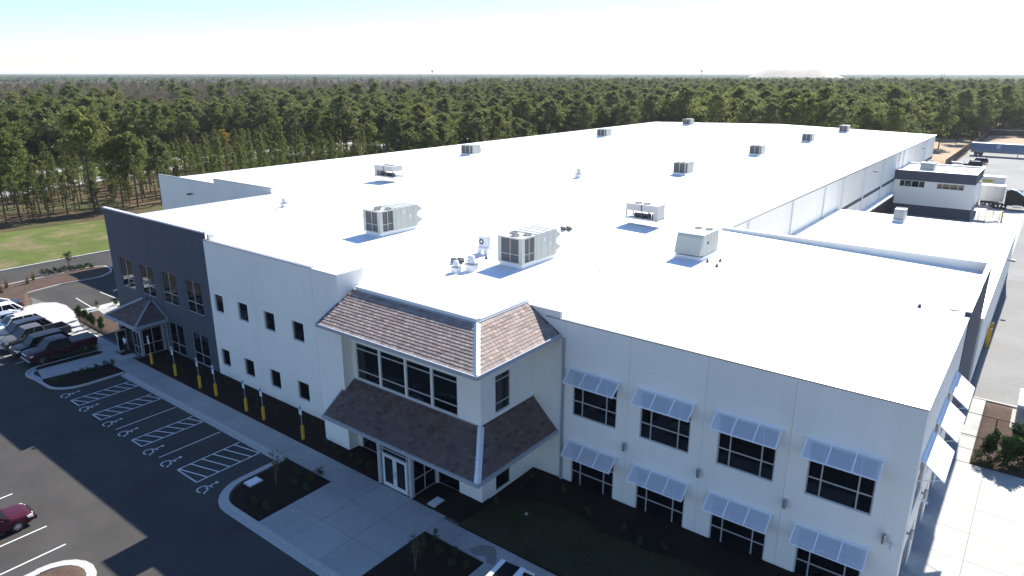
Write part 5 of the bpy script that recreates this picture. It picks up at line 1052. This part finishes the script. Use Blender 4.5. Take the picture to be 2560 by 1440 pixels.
# ------------------------------------------------------------------ person at the porch door
def person(x, y):
    t = thing('person', 'person in pale shirt and dark trousers standing at the slate bay porch door', 'person', (x, y, 0))
    M_SKIN = pm('skin', (.36, .21, .15), .6, var=.05); M_SHIRT = pm('pale_shirt', (.70, .72, .78), .8, var=.06); M_TROU = pm('dark_trousers', (.02, .022, .03), .85); M_HAIR = pm('dark_hair', (.02, .015, .012), .8)
    def skin(name, verts, edges, rad, mats, par, lv=2):
        me = bpy.data.meshes.new(name); me.from_pydata([(a, b, c) for a, b, c in verts], edges, []); o = bpy.data.objects.new(name, me); COL.objects.link(o); me.materials.append(mats); o.parent = par
        sk = o.modifiers.new('skin', 'SKIN'); sk.use_smooth_shade = True
        for i, r in enumerate(rad): me.skin_vertices[0].data[i].radius = r if isinstance(r, tuple) else (r, r)
        me.skin_vertices[0].data[0].use_root = True
        s = o.modifiers.new('sub', 'SUBSURF'); s.levels = lv; s.render_levels = lv; return o
    # body, facing +Y, right arm reaching to the door; fingers as short chains
    V = [(0, 0, .95), (0, .0, 1.15), (0, .01, 1.38), (0, .01, 1.5), (0, .02, 1.58), (0, .03, 1.68), (.19, .01, 1.43), (.25, -.02, 1.16), (.24, .08, .92), (-.19, .01, 1.43), (-.3, .12, 1.2), (-.26, .36, 1.1), (.1, 0, .9), (.11, .02, .5), (.11, -.02, .09), (.11, .14, .04), (-.1, 0, .9), (-.11, -.02, .5), (-.12, -.05, .09), (-.13, .11, .04),
         (.24, .1, .84), (-.25, .44, 1.09)]
    E_ = [(0, 1), (1, 2), (2, 3), (3, 4), (4, 5), (2, 6), (6, 7), (7, 8), (2, 9), (9, 10), (10, 11), (0, 12), (12, 13), (13, 14), (14, 15), (0, 16), (16, 17), (17, 18), (18, 19), (8, 20), (11, 21)]
    rd = [(.16, .12), (.155, .11), (.17, .12), .06, .07, .095, .07, .05, .035, .07, .05, .035, .09, .065, .05, .045, .09, .065, .05, .045, (.022, .04), (.022, .04)]
    for base_, dr in ((20, Vector((0, .02, -1))), (21, Vector((.05, 1, -.1)))):
        b = Vector(V[base_]); sd = Vector((0, 1, 0)) if base_ == 20 else Vector((0, 0, 1))
        for k, ln in enumerate((.075, .085, .08, .065)):
            p = b + sd * (k - 1.5) * .02; V.append(tuple(p + dr * ln * .6)); E_.append((base_, len(V) - 1)); rd.append(.009); V.append(tuple(p + dr * ln + Vector((-.015 if base_ == 20 else .0, 0, -.012)))); E_.append((len(V) - 2, len(V) - 1)); rd.append(.008)
        V.append(tuple(b + sd * .045 + dr * .02)); E_.append((base_, len(V) - 1)); rd.append(.01)
    bo = skin('body', V, E_, rd, M_SKIN, t)
    skin('shirt', [(0, 0, .98), (0, 0, 1.15), (0, .01, 1.4), (0, .01, 1.49), (.2, .01, 1.42), (.25, -.01, 1.2), (-.2, .01, 1.42), (-.29, .1, 1.23)], [(0, 1), (1, 2), (2, 3), (2, 4), (4, 5), (2, 6), (6, 7)], [(.19, .15), (.18, .135), (.19, .14), .075, .09, .075, .09, .075], M_SHIRT, t)
    skin('trousers', [(0, 0, .98), (.1, 0, .88), (.11, .02, .5), (.11, -.02, .1), (-.1, 0, .88), (-.11, -.02, .5), (-.12, -.05, .1)], [(0, 1), (1, 2), (2, 3), (0, 4), (4, 5), (5, 6)], [(.18, .14), .11, .085, .075, .11, .085, .075], M_TROU, t)
    m = MB(); m.lathe([(.001, .125), (.06, .115), (.1, .06), (.105, 0), (.09, -.06), (.05, -.1)], (0, .015, 1.70), n=14); q = m.build('hair', M_HAIR, None, smooth_=True); q.parent = t
    for s in (-.11, .12): m = MB(); m.box(s - .045, -.09, .0, s + .045, .18, .09); q = m.build('shoe', M_BLACK, None, bevel=.03); q.parent = t
    m = MB(); m.box(-.012, .125, 1.62, .012, .15, 1.66); q = m.build('nose', M_SKIN, None); q.parent = t
    for s in (-1, 1): m = MB(); m.lathe([(.001, -.012), (.03, 0), (.001, .012)], (s * .095, .03, 1.66), 'x', 8); q = m.build('ear', M_SKIN, None); q.parent = t
person(-65.45, 25.85)

# ------------------------------------------------------------------ plants
def leaf_cloud(mb, c, rx, rz_, n, size, R_, mi=0, flat=0.0):
    for _ in range(n):
        while True:
            p = Vector((R_.uniform(-1, 1), R_.uniform(-1, 1), R_.uniform(-1, 1)))
            if p.length < 1 and p.length > .25: break
        q = Vector((c[0] + p.x * rx, c[1] + p.y * rx, c[2] + p.z * rz_)); a = Vector((R_.gauss(0, 1), R_.gauss(0, 1), R_.gauss(0, 1) * (1 - flat))).normalized(); b = a.orthogonal().normalized(); b = (b + a.cross(b) * R_.uniform(-1, 1)).normalized(); s = size * R_.uniform(.6, 1.3)
        mb.add([q - a * s * .5 - b * s * .3, q + a * s * .7, q - a * s * .5 + b * s * .35], [(0, 1, 2)], mi)
def shrub_mesh(seed, upright=1.0, n=420, size=.09):
    R_ = random.Random(seed); m = MB()
    for k in range(5): a = R_.uniform(0, 6.3); m.tube((0, 0, 0), (.25 * math.cos(a), .25 * math.sin(a), .5 * upright), .012, .006, n=4, mi=1)
    for k in range(9):
        a = R_.uniform(0, 6.3); r = R_.uniform(.05, .3); h = R_.uniform(.18, .85) * upright; leaf_cloud(m, (r * math.cos(a), r * math.sin(a), h), .24 * (1.15 - .5 * h / upright), .2 * upright, n // 9, size, R_)
    me = m.mesh('shrub', [M_SHRUB, M_BARK], (0, 0, 0)); return me
SH = [shrub_mesh(s) for s in (1, 2, 3)]; SHU = [shrub_mesh(s, 1.7, 1100, .13) for s in (5, 6)]
def grass_mesh(seed):
    R_ = random.Random(seed); m = MB()
    for _ in range(160):
        a = R_.uniform(0, 6.3); l = R_.uniform(.5, 1.1); sp = R_.uniform(.02, .35); b = Vector((.08 * math.cos(a), .08 * math.sin(a), 0)); t_ = Vector((sp * math.cos(a), sp * math.sin(a), l)); w = Vector((-math.sin(a), math.cos(a), 0)) * .012
        m.add([b - w, b + w, t_], [(0, 1, 2)])
    return m.mesh('ornamental_grass', M_STRAW, (0, 0, 0))
GR = [grass_mesh(8), grass_mesh(9)]
def plant(name, me, label, cat, group, x, y, s, z=.03, sz=None):
    o = bpy.data.objects.new(name, me); COL.objects.link(o); o.location = (x, y, z); o.scale = (s, s, sz or s); o.rotation_euler = (0, 0, rnd.uniform(0, 6.3)); tag(o, label, cat, group)
for i, p in enumerate(((140, 957), (163, 951), (187, 944), (207, 937), (224, 932), (243, 926), (266, 917), (281, 912))):
    plant('shrub', SH[i % 3], 'low green shrub in a row in the mulch island beside the accessible stalls', 'shrub', 'shrub row in the stall island', *G(*p), .62)
for i, p in enumerate(((98, 912), (115, 908), (132, 902), (150, 898), (168, 893), (186, 888), (204, 884), (220, 880), (238, 874))):
    plant('shrub', SH[i % 3], 'low shrub in the mulch strip beside the maroon pickup', 'shrub', 'shrub row beside the maroon pickup', *G(*p), .62)
for i, (p, l) in enumerate((((200, 800), 'tall shrub'), ((216, 810), 'tall shrub'), ((233, 818), 'tall shrub'), ((254, 828), 'tall shrub'))):
    plant('shrub', SHU[i % 2], 'tall upright shrub in the brown mulch left of the porch', 'shrub', 'upright shrubs beside the porch', *G(*p), .95)
for i, p in enumerate(((244, 772), (292, 762))): plant('shrub', SH[i], 'thin dry shrub beside the far walk' if i == 0 else 'thin shrub at the foot of the slate bay corner', 'shrub', None, *G(*p), .9)
for i in range(20): 
    f_ = i / 19; plant('shrub', SH[i % 3], 'low shrub in the hedge row on the far mulch island', 'shrub', 'hedge row on the far island', *G(105 + 125 * f_, 688 - 19 * f_ + rnd.uniform(-2, 2)), .75)
for p, l in (((70, 712), 'dry ornamental grass tuft on the far island, first from the hedge'), ((84, 702), 'dry ornamental grass tuft on the far island touching the hedge end'), ((18, 722), 'dry ornamental grass tuft at the end of the far island'), ((5, 735), 'dry ornamental grass tuft beside the far island curb')): plant('ornamental_grass', GR[rnd.randrange(2)], l, 'grass tuft', None, *G(*p), 1.35)
bp_ = [(x, rnd.uniform(26.6, 28.0)) for x in span(-62.3, -38.5, 26)] + [(-37.0 + i * .95, rnd.uniform(25.95, 26.6)) for i in range(6)]
for i, (x, y) in enumerate(bp_): plant('shrub', SH[i % 3], 'small dim shrub in the shaded mulch along the facade', 'shrub', 'small shrubs in the facade bed', x, y, rnd.uniform(.38, .52), .06)
for i, p in enumerate(((607, 1245), (640, 1262), (665, 1278), (745, 1190), (780, 1205), (765, 1230), (735, 1215), (800, 1190), (715, 1165))): plant('shrub', SH[i % 3], 'small shrub in the mulch island beside the plaza and accessible stalls', 'shrub', 'shrubs in the stall side plaza island', *G(*p), rnd.uniform(.5, .75), .06)
for i, p in enumerate(((1090, 1350), (1100, 1385), (1140, 1390), (1060, 1370), (1165, 1420), (1050, 1400), (1130, 1420))): plant('shrub', SH[i % 3], 'small shrub in the dark mulch on the entrance side of the branching path', 'shrub', 'shrubs in the path side plaza island', *G(*p), rnd.uniform(.5, .7), .06)
for i, p in enumerate(((1330, 1195), (1305, 1225), (1410, 1235), (1470, 1290), (1560, 1330), (1240, 1262), (1660, 1375), (1600, 1365))): plant('shrub', SH[i % 3], 'sparse dim shrub in the shaded mulch below the louvred windows', 'shrub', 'sparse shrubs below the louvred windows', *G(*p), rnd.uniform(.4, .6), .05)
for i, (p, s) in enumerate((((2465, 1150), 1.15), ((2515, 1165), 1.25), ((2545, 1160), 1.4))): plant('shrub', SHU[i % 2], ('broad leafy bush beside the wire fence post', 'dense bush in front of the equipment cabinet', 'wide dark bush at the concrete pad edge below the cabinet')[i], 'bush', None, *G(*p), s * (1.15, 1.5, 1.6)[i], sz=s * 1.15)
for i, p in enumerate(((2440, 1158), (2470, 1168), (2490, 1172), (2505, 1178), (2530, 1183), (2552, 1190))): plant('shrub', SH[i % 3], 'low leafy shrub edging the concrete pad', 'shrub', 'low shrubs edging the pad', *G(*p), .95)

# ------------------------------------------------------------------ trees
def pine_mesh(seed, H, c0, rmax, nbr, ncl, size, young=False, mat=None, taper=.75):
    R_ = random.Random(seed); tr = MB(); cr = MB(); r0 = H * .0105 + .05; lean = Vector((R_.uniform(-.02, .02), R_.uniform(-.02, .02), 1))
    P = lambda h: Vector((lean.x * h + .12 * math.sin(h * .35 + seed), lean.y * h + .12 * math.cos(h * .3 + seed), h))
    k = 7
    for i in range(k): a, b = H * .97 * i / k, H * .97 * (i + 1) / k; tr.tube(P(a), P(b), r0 * (1 - .88 * i / k), r0 * (1 - .88 * (i + 1) / k), 7, cap=False)
    for i in range(nbr):
        f = (i + R_.random()) / nbr; h = H * (c0 + (1 - c0) * f ** .85)
        env = math.sin(math.pi * min(1, .16 + .84 * f) ** taper) ** .8 * .95 + .08; L_ = rmax * env * R_.uniform(.55, 1.15)
        a = R_.uniform(0, 6.283); up = .15 + .55 * f + R_.uniform(-.15, .15); d = Vector((math.cos(a), math.sin(a), up)).normalized(); o = P(h); e = o + d * L_
        tr.tube(o, e, r0 * .22 * (1.1 - f * .6), .012, 4, cap=False)
        for c in range(ncl):
            g = .35 + .65 * (c + R_.random()) / ncl; q = o + d * (L_ * g) + Vector((R_.gauss(0, .22), R_.gauss(0, .22), R_.gauss(.12, .15))) * (L_ * .5)
            leaf_cloud(cr, q, .42 + .16 * L_, .26 + .08 * L_, 16 if not young else 9, size, R_)
    for _ in range(3 if not young else 0):     # dead stubs
        h = H * R_.uniform(c0 * .5, c0); a = R_.uniform(0, 6.28); tr.tube(P(h), P(h) + Vector((math.cos(a), math.sin(a), .1)) * R_.uniform(.5, 1.5), .03, .01, 4, cap=False)
    leaf_cloud(cr, P(H * .98), .4, .5, 14, size, R_)
    return tr.mesh('trunk', M_BARK, (0, 0, 0)), cr.mesh('crown', mat or M_PINE, (0, 0, 0))
def bare_mesh(seed, H):
    R_ = random.Random(seed); tr = MB(); cr = MB()
    tr.tube((0, 0, 0), (0, 0, H * .5), .16, .1, 6, cap=False); tr.tube((0, 0, H * .5), (.3, 0, H), .1, .02, 5, cap=False)
    for i in range(26):
        f = R_.uniform(.3, .95); a = R_.uniform(0, 6.28); L_ = (1.1 - f) * 3.4 + .8; o = Vector((0, 0, H * f)); d = Vector((math.cos(a), math.sin(a), R_.uniform(.7, 1.5))).normalized(); e = o + d * L_; tr.tube(o, e, .05, .012, 3, cap=False)
        for _ in range(16):
            q = o.lerp(e, R_.uniform(.3, 1.0)); dd = (d + Vector((R_.gauss(0, .5), R_.gauss(0, .5), R_.gauss(.2, .4)))).normalized(); s = R_.uniform(.4, 1.1); w = dd.orthogonal().normalized() * .05; cr.add([q - w, q + w, q + dd * s], [(0, 1, 2)])
    return tr.mesh('trunk', M_BARKG, (0, 0, 0)), cr.mesh('twigs', M_BARE, (0, 0, 0))
TALL = [pine_mesh(11, 20, .36, 5.2, 58, 5, .62), pine_mesh(12, 21, .44, 4.6, 52, 5, .62), pine_mesh(13, 18, .26, 5.2, 60, 5, .62), pine_mesh(14, 22, .50, 5.0, 50, 5, .62), pine_mesh(15, 16.5, .18, 4.8, 56, 5, .58)]
TH_ = [20, 21, 18, 22, 16.5]
YOUNG = [pine_mesh(21, 10.5, .40, 1.25, 30, 3, .30, True, M_YPINE), pine_mesh(22, 9, .30, 1.35, 30, 3, .30, True, M_YPINE), pine_mesh(23, 12, .48, 1.3, 30, 3, .32, True, M_YPINE), pine_mesh(24, 7.5, .16, 1.2, 26, 3, .3, True, M_YPINE)]
YH_ = [10.5, 9, 12, 7.5]
BARE = [bare_mesh(31, 15), bare_mesh(32, 13.5), bare_mesh(33, 16)]
ROAD1 = [(-172, 10), (-178, 45), (-189, 76), (-196, 105), (-198, 136), (-197, 170), (-190, 230), (-180, 300)]
ROAD2 = [(-211, 10), (-212, 60), (-215, 85), (-213, 125), (-212, 170), (-205, 230), (-196, 300)]
def roadx(rd, y):
    for (xa, ya), (xb, yb) in zip(rd, rd[1:]):
        if ya <= y <= yb: return xa + (xb - xa) * (y - ya) / (yb - ya)
    return rd[0][0] if y < rd[0][1] else rd[-1][0]
rt = random.Random(99)
cand = []                                                  # (x, y, kind, index, scale)
grid = {}
def free(x, y, d):
    i, j = int(x // 4), int(y // 4); k = int(d // 4) + 1
    for a in range(i - k, i + k + 1):
        for b in range(j - k, j + k + 1):
            for (u, v) in grid.get((a, b), ()):
                if (u - x) ** 2 + (v - y) ** 2 < d * d: return False
    grid.setdefault((i, j), []).append((x, y)); return True
def inview(x, y, m=0.12, zt=10):
    p = toPx((x, y, zt)); return p is not None and -2560 * m < p[0] < 2560 * (1 + m)
def put(x, y, kind, i, s): cand.append((x, y, kind, i, s))
# the one tall pine by the lawn and its neighbours, placed from the photograph
for (px_, py_, i, s) in ((238, 528, 3, .86), (310, 520, 1, .64), (345, 518, 1, .68), (48, 540, 1, .72), (405, 505, 1, .62)):
    x, y = G(px_, py_, -.3); grid.setdefault((int(x // 4), int(y // 4)), []).append((x, y)); put(x, y, 'tall', i, s)
for _ in range(9000):                                      # young strip between lawn and road
    y = rt.uniform(20, 128); x = rt.uniform(-200, -140)
    if x < roadx(ROAD1, y) + 6 or x > -141 + rt.uniform(-2, 2) or not inview(x, y): continue
    if free(x, y, 2.9): put(x, y, 'young', rt.randrange(4), rt.uniform(.58, .96))
for _ in range(260):                                       # taller pines in the strip
    y = rt.uniform(30, 250); x = rt.uniform(-195, -128)
    if x < roadx(ROAD1, y) + 8 or y < 105 or not inview(x, y): continue
    if free(x, y, 7.5): put(x, y, 'tall', rt.randrange(5), rt.uniform(.6, .8))
for _ in range(5000):                                      # strip beside the long roof, young and mid
    y = rt.uniform(120, 330); x = rt.uniform(-200, -124)
    if x < roadx(ROAD1, y) + 6 or not inview(x, y): continue
    if free(x, y, 4.0): put(x, y, 'young' if rt.random() < .6 else 'tall', rt.randrange(4), rt.uniform(.6, .88))
def forest_ok(x, y):
    if y < 300 and x > roadx(ROAD2, y) - 8: 
        if not (x > -124 and y > 212): return False
    if x > -124 and y < 212 and x < -20: return False
    if x > -48 and x <= -24 and y < 345: return x < -38 and y > 222 and y < 290
    if x > -24 and y < 392: return False
    return True
far_pts = {'tall': [], 'bare': []}
def brown(x, y):
    p = toPx((x, y, 15)); d = math.hypot(x, y)
    if p is None: return False
    e = 335 + 25 * math.sin(p[0] * .011) + 18 * math.sin(p[0] * .03 + 1)
    lim = 1330 + 160 * math.sin(d * .013)
    return p[0] < lim and e + max(0, p[0] - 600) * .22 < d < 1300
for _ in range(190000):
    th = YAW + R(rt.uniform(-46, 46)); u = rt.random(); d = 200 + 800 * u ** .62
    x, y = -math.sin(th) * d, math.cos(th) * d
    if not forest_ok(x, y) or not inview(x, y): continue
    if not free(x, y, 3.6 + d * .005): continue
    b = brown(x, y)
    if b and rt.random() > (.06 if d > 420 else .16): far_pts['bare'].append((x, y, rt.uniform(.8, 1.15)))
    elif d < 350:
        i_ = rt.randrange(5); hh = rt.uniform(13, 16.6) + 2.6 * (rt.random() < .12) + (2.0 if x > -110 else 0)
        put(x, y, 'tall', i_, hh / TH_[i_])
    else: far_pts['tall'].append((x, y, rt.uniform(.66, .94)))
for (px_, py_, i, s) in ((2345, 372, 2, .95), (2393, 356, 3, .9), (2350, 345, 0, .9), (2460, 338, 1, .9), (2500, 336, 3, .95)):
    x, y = G(px_, py_, -1.4); put(x, y, 'tall', i, s)
under = []
for _ in range(5200):
    th = YAW + R(rt.uniform(-44, 44)); d = rt.uniform(215, 430); x, y = -math.sin(th) * d, math.cos(th) * d
    if forest_ok(x, y) and inview(x, y) and free(x, y, 2.0): under.append((x, y, rt.uniform(.45, .85), 3))
# the 300 that show largest become things of their own
def size_of(c):
    H = (TH_ if c[2] == 'tall' else YH_)[c[3]] * c[4]; return H / math.hypot(c[0], c[1])
vis = [c for c in cand if inview(c[0], c[1], 0.02)]; hid = [c for c in cand if not inview(c[0], c[1], 0.02)]
yl = sorted([c for c in vis if c[2] == 'young'], key=size_of, reverse=True); tl_ = sorted([c for c in vis if c[2] == 'tall'], key=size_of, reverse=True)
single = yl[:270] + tl_[:295]; rest = yl[270:] + tl_[295:] + hid
first = True
def tree_obj(c, label=None, group=None):
    me = (TALL if c[2] == 'tall' else YOUNG)[c[3]]; x, y = c[0], c[1]
    y_strip = x > roadx(ROAD1, y) and y < 300 and x < -120
    nm = 'pine_tree' if c[2] == 'tall' else 'young_pine'
    if label is None:
        if c[2] == 'young': label, group = 'slender young pine in the planted strip between the lawn or roof and the road', 'young pines in the roadside strip'
        elif y_strip: label, group = 'mid-height pine rising above the young pines in the roadside strip', 'taller pines in the roadside strip'
        elif x < -190 and y < 320: label, group = 'tall green pine at the forest edge beyond the two pale roads', 'pines beyond the roads'
        else: label, group = 'tall pine in the forest behind the far end of the white roof', 'pines behind the building'
    t = bpy.data.objects.new(nm, None); COL.objects.link(t); t.location = (x, y, zg(x, y) - .05); t.scale = (c[4],) * 3; t.rotation_euler = (0, 0, rt.uniform(0, 6.28)); t.empty_display_size = .5; tag(t, label, 'tree', group)
    for n, m in zip(('trunk', 'crown'), me): o = bpy.data.objects.new(n, m); COL.objects.link(o); o.parent = t
tree_obj(cand[0], 'tallest single pine with long bare trunk at the lawn edge', None)
for c in single:
    if c is not cand[0]: tree_obj(c)
# small yellow-leaved tree among the pines
yt_ = pine_mesh(41, 9.5, .3, 2.6, 34, 4, .36, False, M_YLEAF)
x, y = G(565, 410, -.3); t = thing('yellow_tree', 'small yellow-leaved tree among the green pines beside the road', 'tree', (x, y, -.35))
for n, m in zip(('trunk', 'crown'), yt_): o = bpy.data.objects.new(n, m); COL.objects.link(o); o.parent = t
# young street trees in the beds: thin multi-stem
def sapling(label, x, y, H, mat=M_SHRUB, n=500):
    R_ = random.Random(int(H * 100)); tr = MB(); cr = MB(); t = thing('sapling', label, 'tree', (x, y, .03))
    for k in range(5):
        a = R_.uniform(0, 6.28); e = Vector((.3 * math.cos(a) * H / 2.5, .3 * math.sin(a) * H / 2.5, H * .75)); tr.tube((0, 0, 0), e, .025, .01, 5, cap=False)
        for _ in range(6): b = e * R_.uniform(.5, 1); q = b + Vector((R_.gauss(0, .25), R_.gauss(0, .25), R_.uniform(.1, .5))); tr.tube(b, q, .008, .004, 3, cap=False); leaf_cloud(cr, q, .2, .2, n // 30, .09, R_)
    for nme, m, mt in (('trunk', tr, M_BARK), ('crown', cr, mat)): o = bpy.data.objects.new(nme, m.mesh(nme, mt, (0, 0, 0))); COL.objects.link(o); o.parent = t
sapling('thin multi-stem sapling in the plaza island by the accessible stalls', *G(690, 1218), 2.6, n=260); sapling('thin multi-stem sapling in the mulch island by the branching path', *G(1038, 1430), 2.5, n=220)
sapling('leafy young tree in the hedge on the far mulch island', *G(175, 677), 2.9, n=900)

# the rest of the woods: one stuff object each, points with instanced trees
def gn_forest(name, pts, variants, label):
    me = bpy.data.meshes.new(name); me.from_pydata([(p[0], p[1], zg(p[0], p[1]) - .1) for p in pts], [], [])
    at = me.attributes.new('scl', 'FLOAT', 'POINT'); at.data.foreach_set('value', [p[2] for p in pts])
    ai = me.attributes.new('idx', 'INT', 'POINT'); ai.data.foreach_set('value', [p[3] if len(p) > 3 else rt.randrange(len(variants)) for p in pts])
    o = bpy.data.objects.new(name, me); COL.objects.link(o); o['kind'] = 'stuff'; o['label'] = label; o['category'] = 'forest'
    src = bpy.data.collections.new(name + '_source')
    for k, (tm, cm) in enumerate(variants):
        jm = MB(); mats = [tm.materials[0], cm.materials[0]]
        for mi, m_ in enumerate((tm, cm)): jm.add([v.co[:] for v in m_.vertices], [tuple(p.vertices) for p in m_.polygons], mi)
        src.objects.link(bpy.data.objects.new('%s_%02d' % (name, k), jm.mesh(name, mats, (0, 0, 0))))
    ng = bpy.data.node_groups.new(name, 'GeometryNodeTree'); ng.interface.new_socket('Geometry', in_out='INPUT', socket_type='NodeSocketGeometry'); ng.interface.new_socket('Geometry', in_out='OUTPUT', socket_type='NodeSocketGeometry')
    N, L = ng.nodes, ng.links; gi = N.new('NodeGroupInput'); go = N.new('NodeGroupOutput'); ip = N.new('GeometryNodeInstanceOnPoints'); ci = N.new('GeometryNodeCollectionInfo')
    ci.inputs['Collection'].default_value = src; ci.inputs['Separate Children'].default_value = True; ci.inputs['Reset Children'].default_value = True
    na = N.new('GeometryNodeInputNamedAttribute'); na.data_type = 'FLOAT'; na.inputs['Name'].default_value = 'scl'; nb = N.new('GeometryNodeInputNamedAttribute'); nb.data_type = 'INT'; nb.inputs['Name'].default_value = 'idx'
    rv = N.new('FunctionNodeRandomValue'); rv.data_type = 'FLOAT_VECTOR'; rv.inputs[0].default_value = (0, 0, 0); rv.inputs[1].default_value = (.05, .05, 6.28)
    m2p = N.new('GeometryNodeMeshToPoints')
    L.new(gi.outputs[0], m2p.inputs['Mesh']); L.new(m2p.outputs[0], ip.inputs['Points']); L.new(ci.outputs[0], ip.inputs['Instance']); ip.inputs['Pick Instance'].default_value = True
    L.new(nb.outputs['Attribute'], ip.inputs['Instance Index']); L.new(rv.outputs[0], ip.inputs['Rotation']); L.new(na.outputs['Attribute'], ip.inputs['Scale']); L.new(ip.outputs[0], go.inputs[0])
    md = o.modifiers.new('trees', 'NODES'); md.node_group = ng; return o
gn_forest('pine_forest', [(c[0], c[1], c[4], c[3]) for c in rest if c[2] == 'tall'] + far_pts['tall'], TALL, 'green pine forest stretching behind the building to the horizon')
gn_forest('bare_forest', far_pts['bare'], BARE, 'brown bare woodland beyond the pines')
yr = [(c[0], c[1], c[4], c[3]) for c in rest if c[2] == 'young'] + under
if yr: gn_forest('young_pine_growth', yr, YOUNG, 'young pine growth thinning out along the road')
# distant canopy to the horizon
M_CANG = pm('far_pine_canopy', (.05, .068, .03), .95, var=.35, scale=.12, var2=.2, scale2=.01, spec=.05)
M_CANB = pm('far_bare_canopy', (.085, .072, .055), .95, var=.25, scale=.15, var2=.15, scale2=.008, spec=.05)
mb = MB(); NA, rads = 620, [930]
while rads[-1] < 13000: rads.append(rads[-1] * 1.02)
rc = random.Random(5); vs_ = []
for ri, r in enumerate(rads):
    for a in range(NA + 1):
        th = YAW + R(-47 + 94 * a / NA); rr_ = r * (1 + rc.uniform(-.006, .006)); h = 0.0 if ri == 0 else rc.uniform(9.5, 13) + 4 * rc.random() ** 3
        vs_.append((-math.sin(th) * rr_, math.cos(th) * rr_, h - .5))
fs, mi = [], []
for ri in range(len(rads) - 1):
    for a in range(NA):
        k = ri * (NA + 1) + a; fs.append((k, k + NA + 1, k + NA + 2, k + 1)); p = vs_[k]; mi.append(1 if brown(p[0], p[1]) else 0)
mb.v, mb.f, mb.m = vs_, fs, mi
o = mb.build('distant_woods', [M_CANG, M_CANB], None, 'stuff'); o['label'] = 'flat woodland running out to the horizon'; o['category'] = 'forest'
# landfill mound and towers on the horizon
def polar(px_, d): v = ray(px_, 183); v = Vector((v.x, v.y, 0)).normalized() * d; return v
mb = MB(); c = polar(1985, 2500); n1, n2 = 40, 24; ux = Vector((RT.x, RT.y, 0)).normalized(); uy = Vector((-ux.y, ux.x, 0)); vs_ = []
for j in range(n2 + 1):
    for i in range(n1 + 1):
        u, v = -1.15 + 2.3 * i / n1, -1 + 2 * j / n2; rr_ = math.hypot(u, v * .9); h = 38 * (1 - smooth(.42, 1.12, rr_)) + (2.2 * math.sin(u * 9) * (1 - rr_) if rr_ < 1 else 0)
        q = c + ux * (u * 160) + uy * (v * 200); vs_.append((q.x, q.y, h - .4))
mb.add(vs_, [(j * (n1 + 1) + i, j * (n1 + 1) + i + 1, (j + 1) * (n1 + 1) + i + 1, (j + 1) * (n1 + 1) + i) for j in range(n2) for i in range(n1)])
M_MND = pm('bare_earth_mound', (.47, .41, .32), .95, var=.15, scale=.03, col2=(.34, .29, .22), mscale=.012, thr=.58)
o = mb.build('earth_mound', M_MND, None, 'structure', smooth_=True)
def lattice(label, px_, d, H, w):
    b = polar(px_, d); t = thing('lattice_tower', label, 'tower', (b.x, b.y, 0)); m = MB(); cs = [(-w, -w), (w, -w), (w, w), (-w, w)]
    for (x, y) in cs: m.tube((b.x + x, b.y + y, 0), (b.x + x * .15, b.y + y * .15, H), .35, n=4)
    m.build('mast', M_STEEL, t); m = MB()
    for k in range(8):
        f0, f1 = k / 8, (k + 1) / 8
        for (x, y), (x2, y2) in zip(cs, cs[1:] + cs[:1]): s0, s1 = 1 - .85 * f0, 1 - .85 * f1; m.tube((b.x + x * s0, b.y + y * s0, H * f0), (b.x + x2 * s1, b.y + y2 * s1, H * f1), .18, n=3)
    m.build('bracing', M_STEEL, t)
lattice('thin lattice mast rising above the horizon trees right of the mound', 2358, 2000, 58, 5)
def water_tower(label, px_, d, H):
    b = polar(px_, d); t = thing('water_tower', label, 'water tower', (b.x, b.y, 0)); m = MB(); m.lathe([(1.2, 0), (1.2, H - 8), (5, H - 5), (6, H - 2), (5, H + 1), (.01, H + 2.5)], (b.x, b.y, 0), n=14); m.build('tank', M_WHITEM, t, smooth_=True)
water_tower('tiny water tower on the horizon left of the mound', 1754, 3000, 36); water_tower('tiny water tower on the horizon above the brown woodland', 1081, 3000, 36)

# ------------------------------------------------------------------ air
hz = MB().box(-14500, -2500, -2.6, 12500, 14500, 64).build('haze', None or bpy.data.materials.new('haze_air'), None, 'stuff')
hz['label'] = 'thin pale blue air between here and the horizon'; hz['category'] = 'haze'
hm = hz.data.materials[0]; hm.use_nodes = True; hn = hm.node_tree.nodes
for n_ in list(hn):
    if n_.type != 'OUTPUT_MATERIAL': hn.remove(n_)
pv_ = hn.new('ShaderNodeVolumePrincipled'); pv_.inputs['Color'].default_value = (.88, .92, .97, 1); pv_.inputs['Density'].default_value = 0.00008; pv_.inputs['Anisotropy'].default_value = 0.3
hm.node_tree.links.new(pv_.outputs[0], [n_ for n_ in hn if n_.type == 'OUTPUT_MATERIAL'][0].inputs['Volume'])
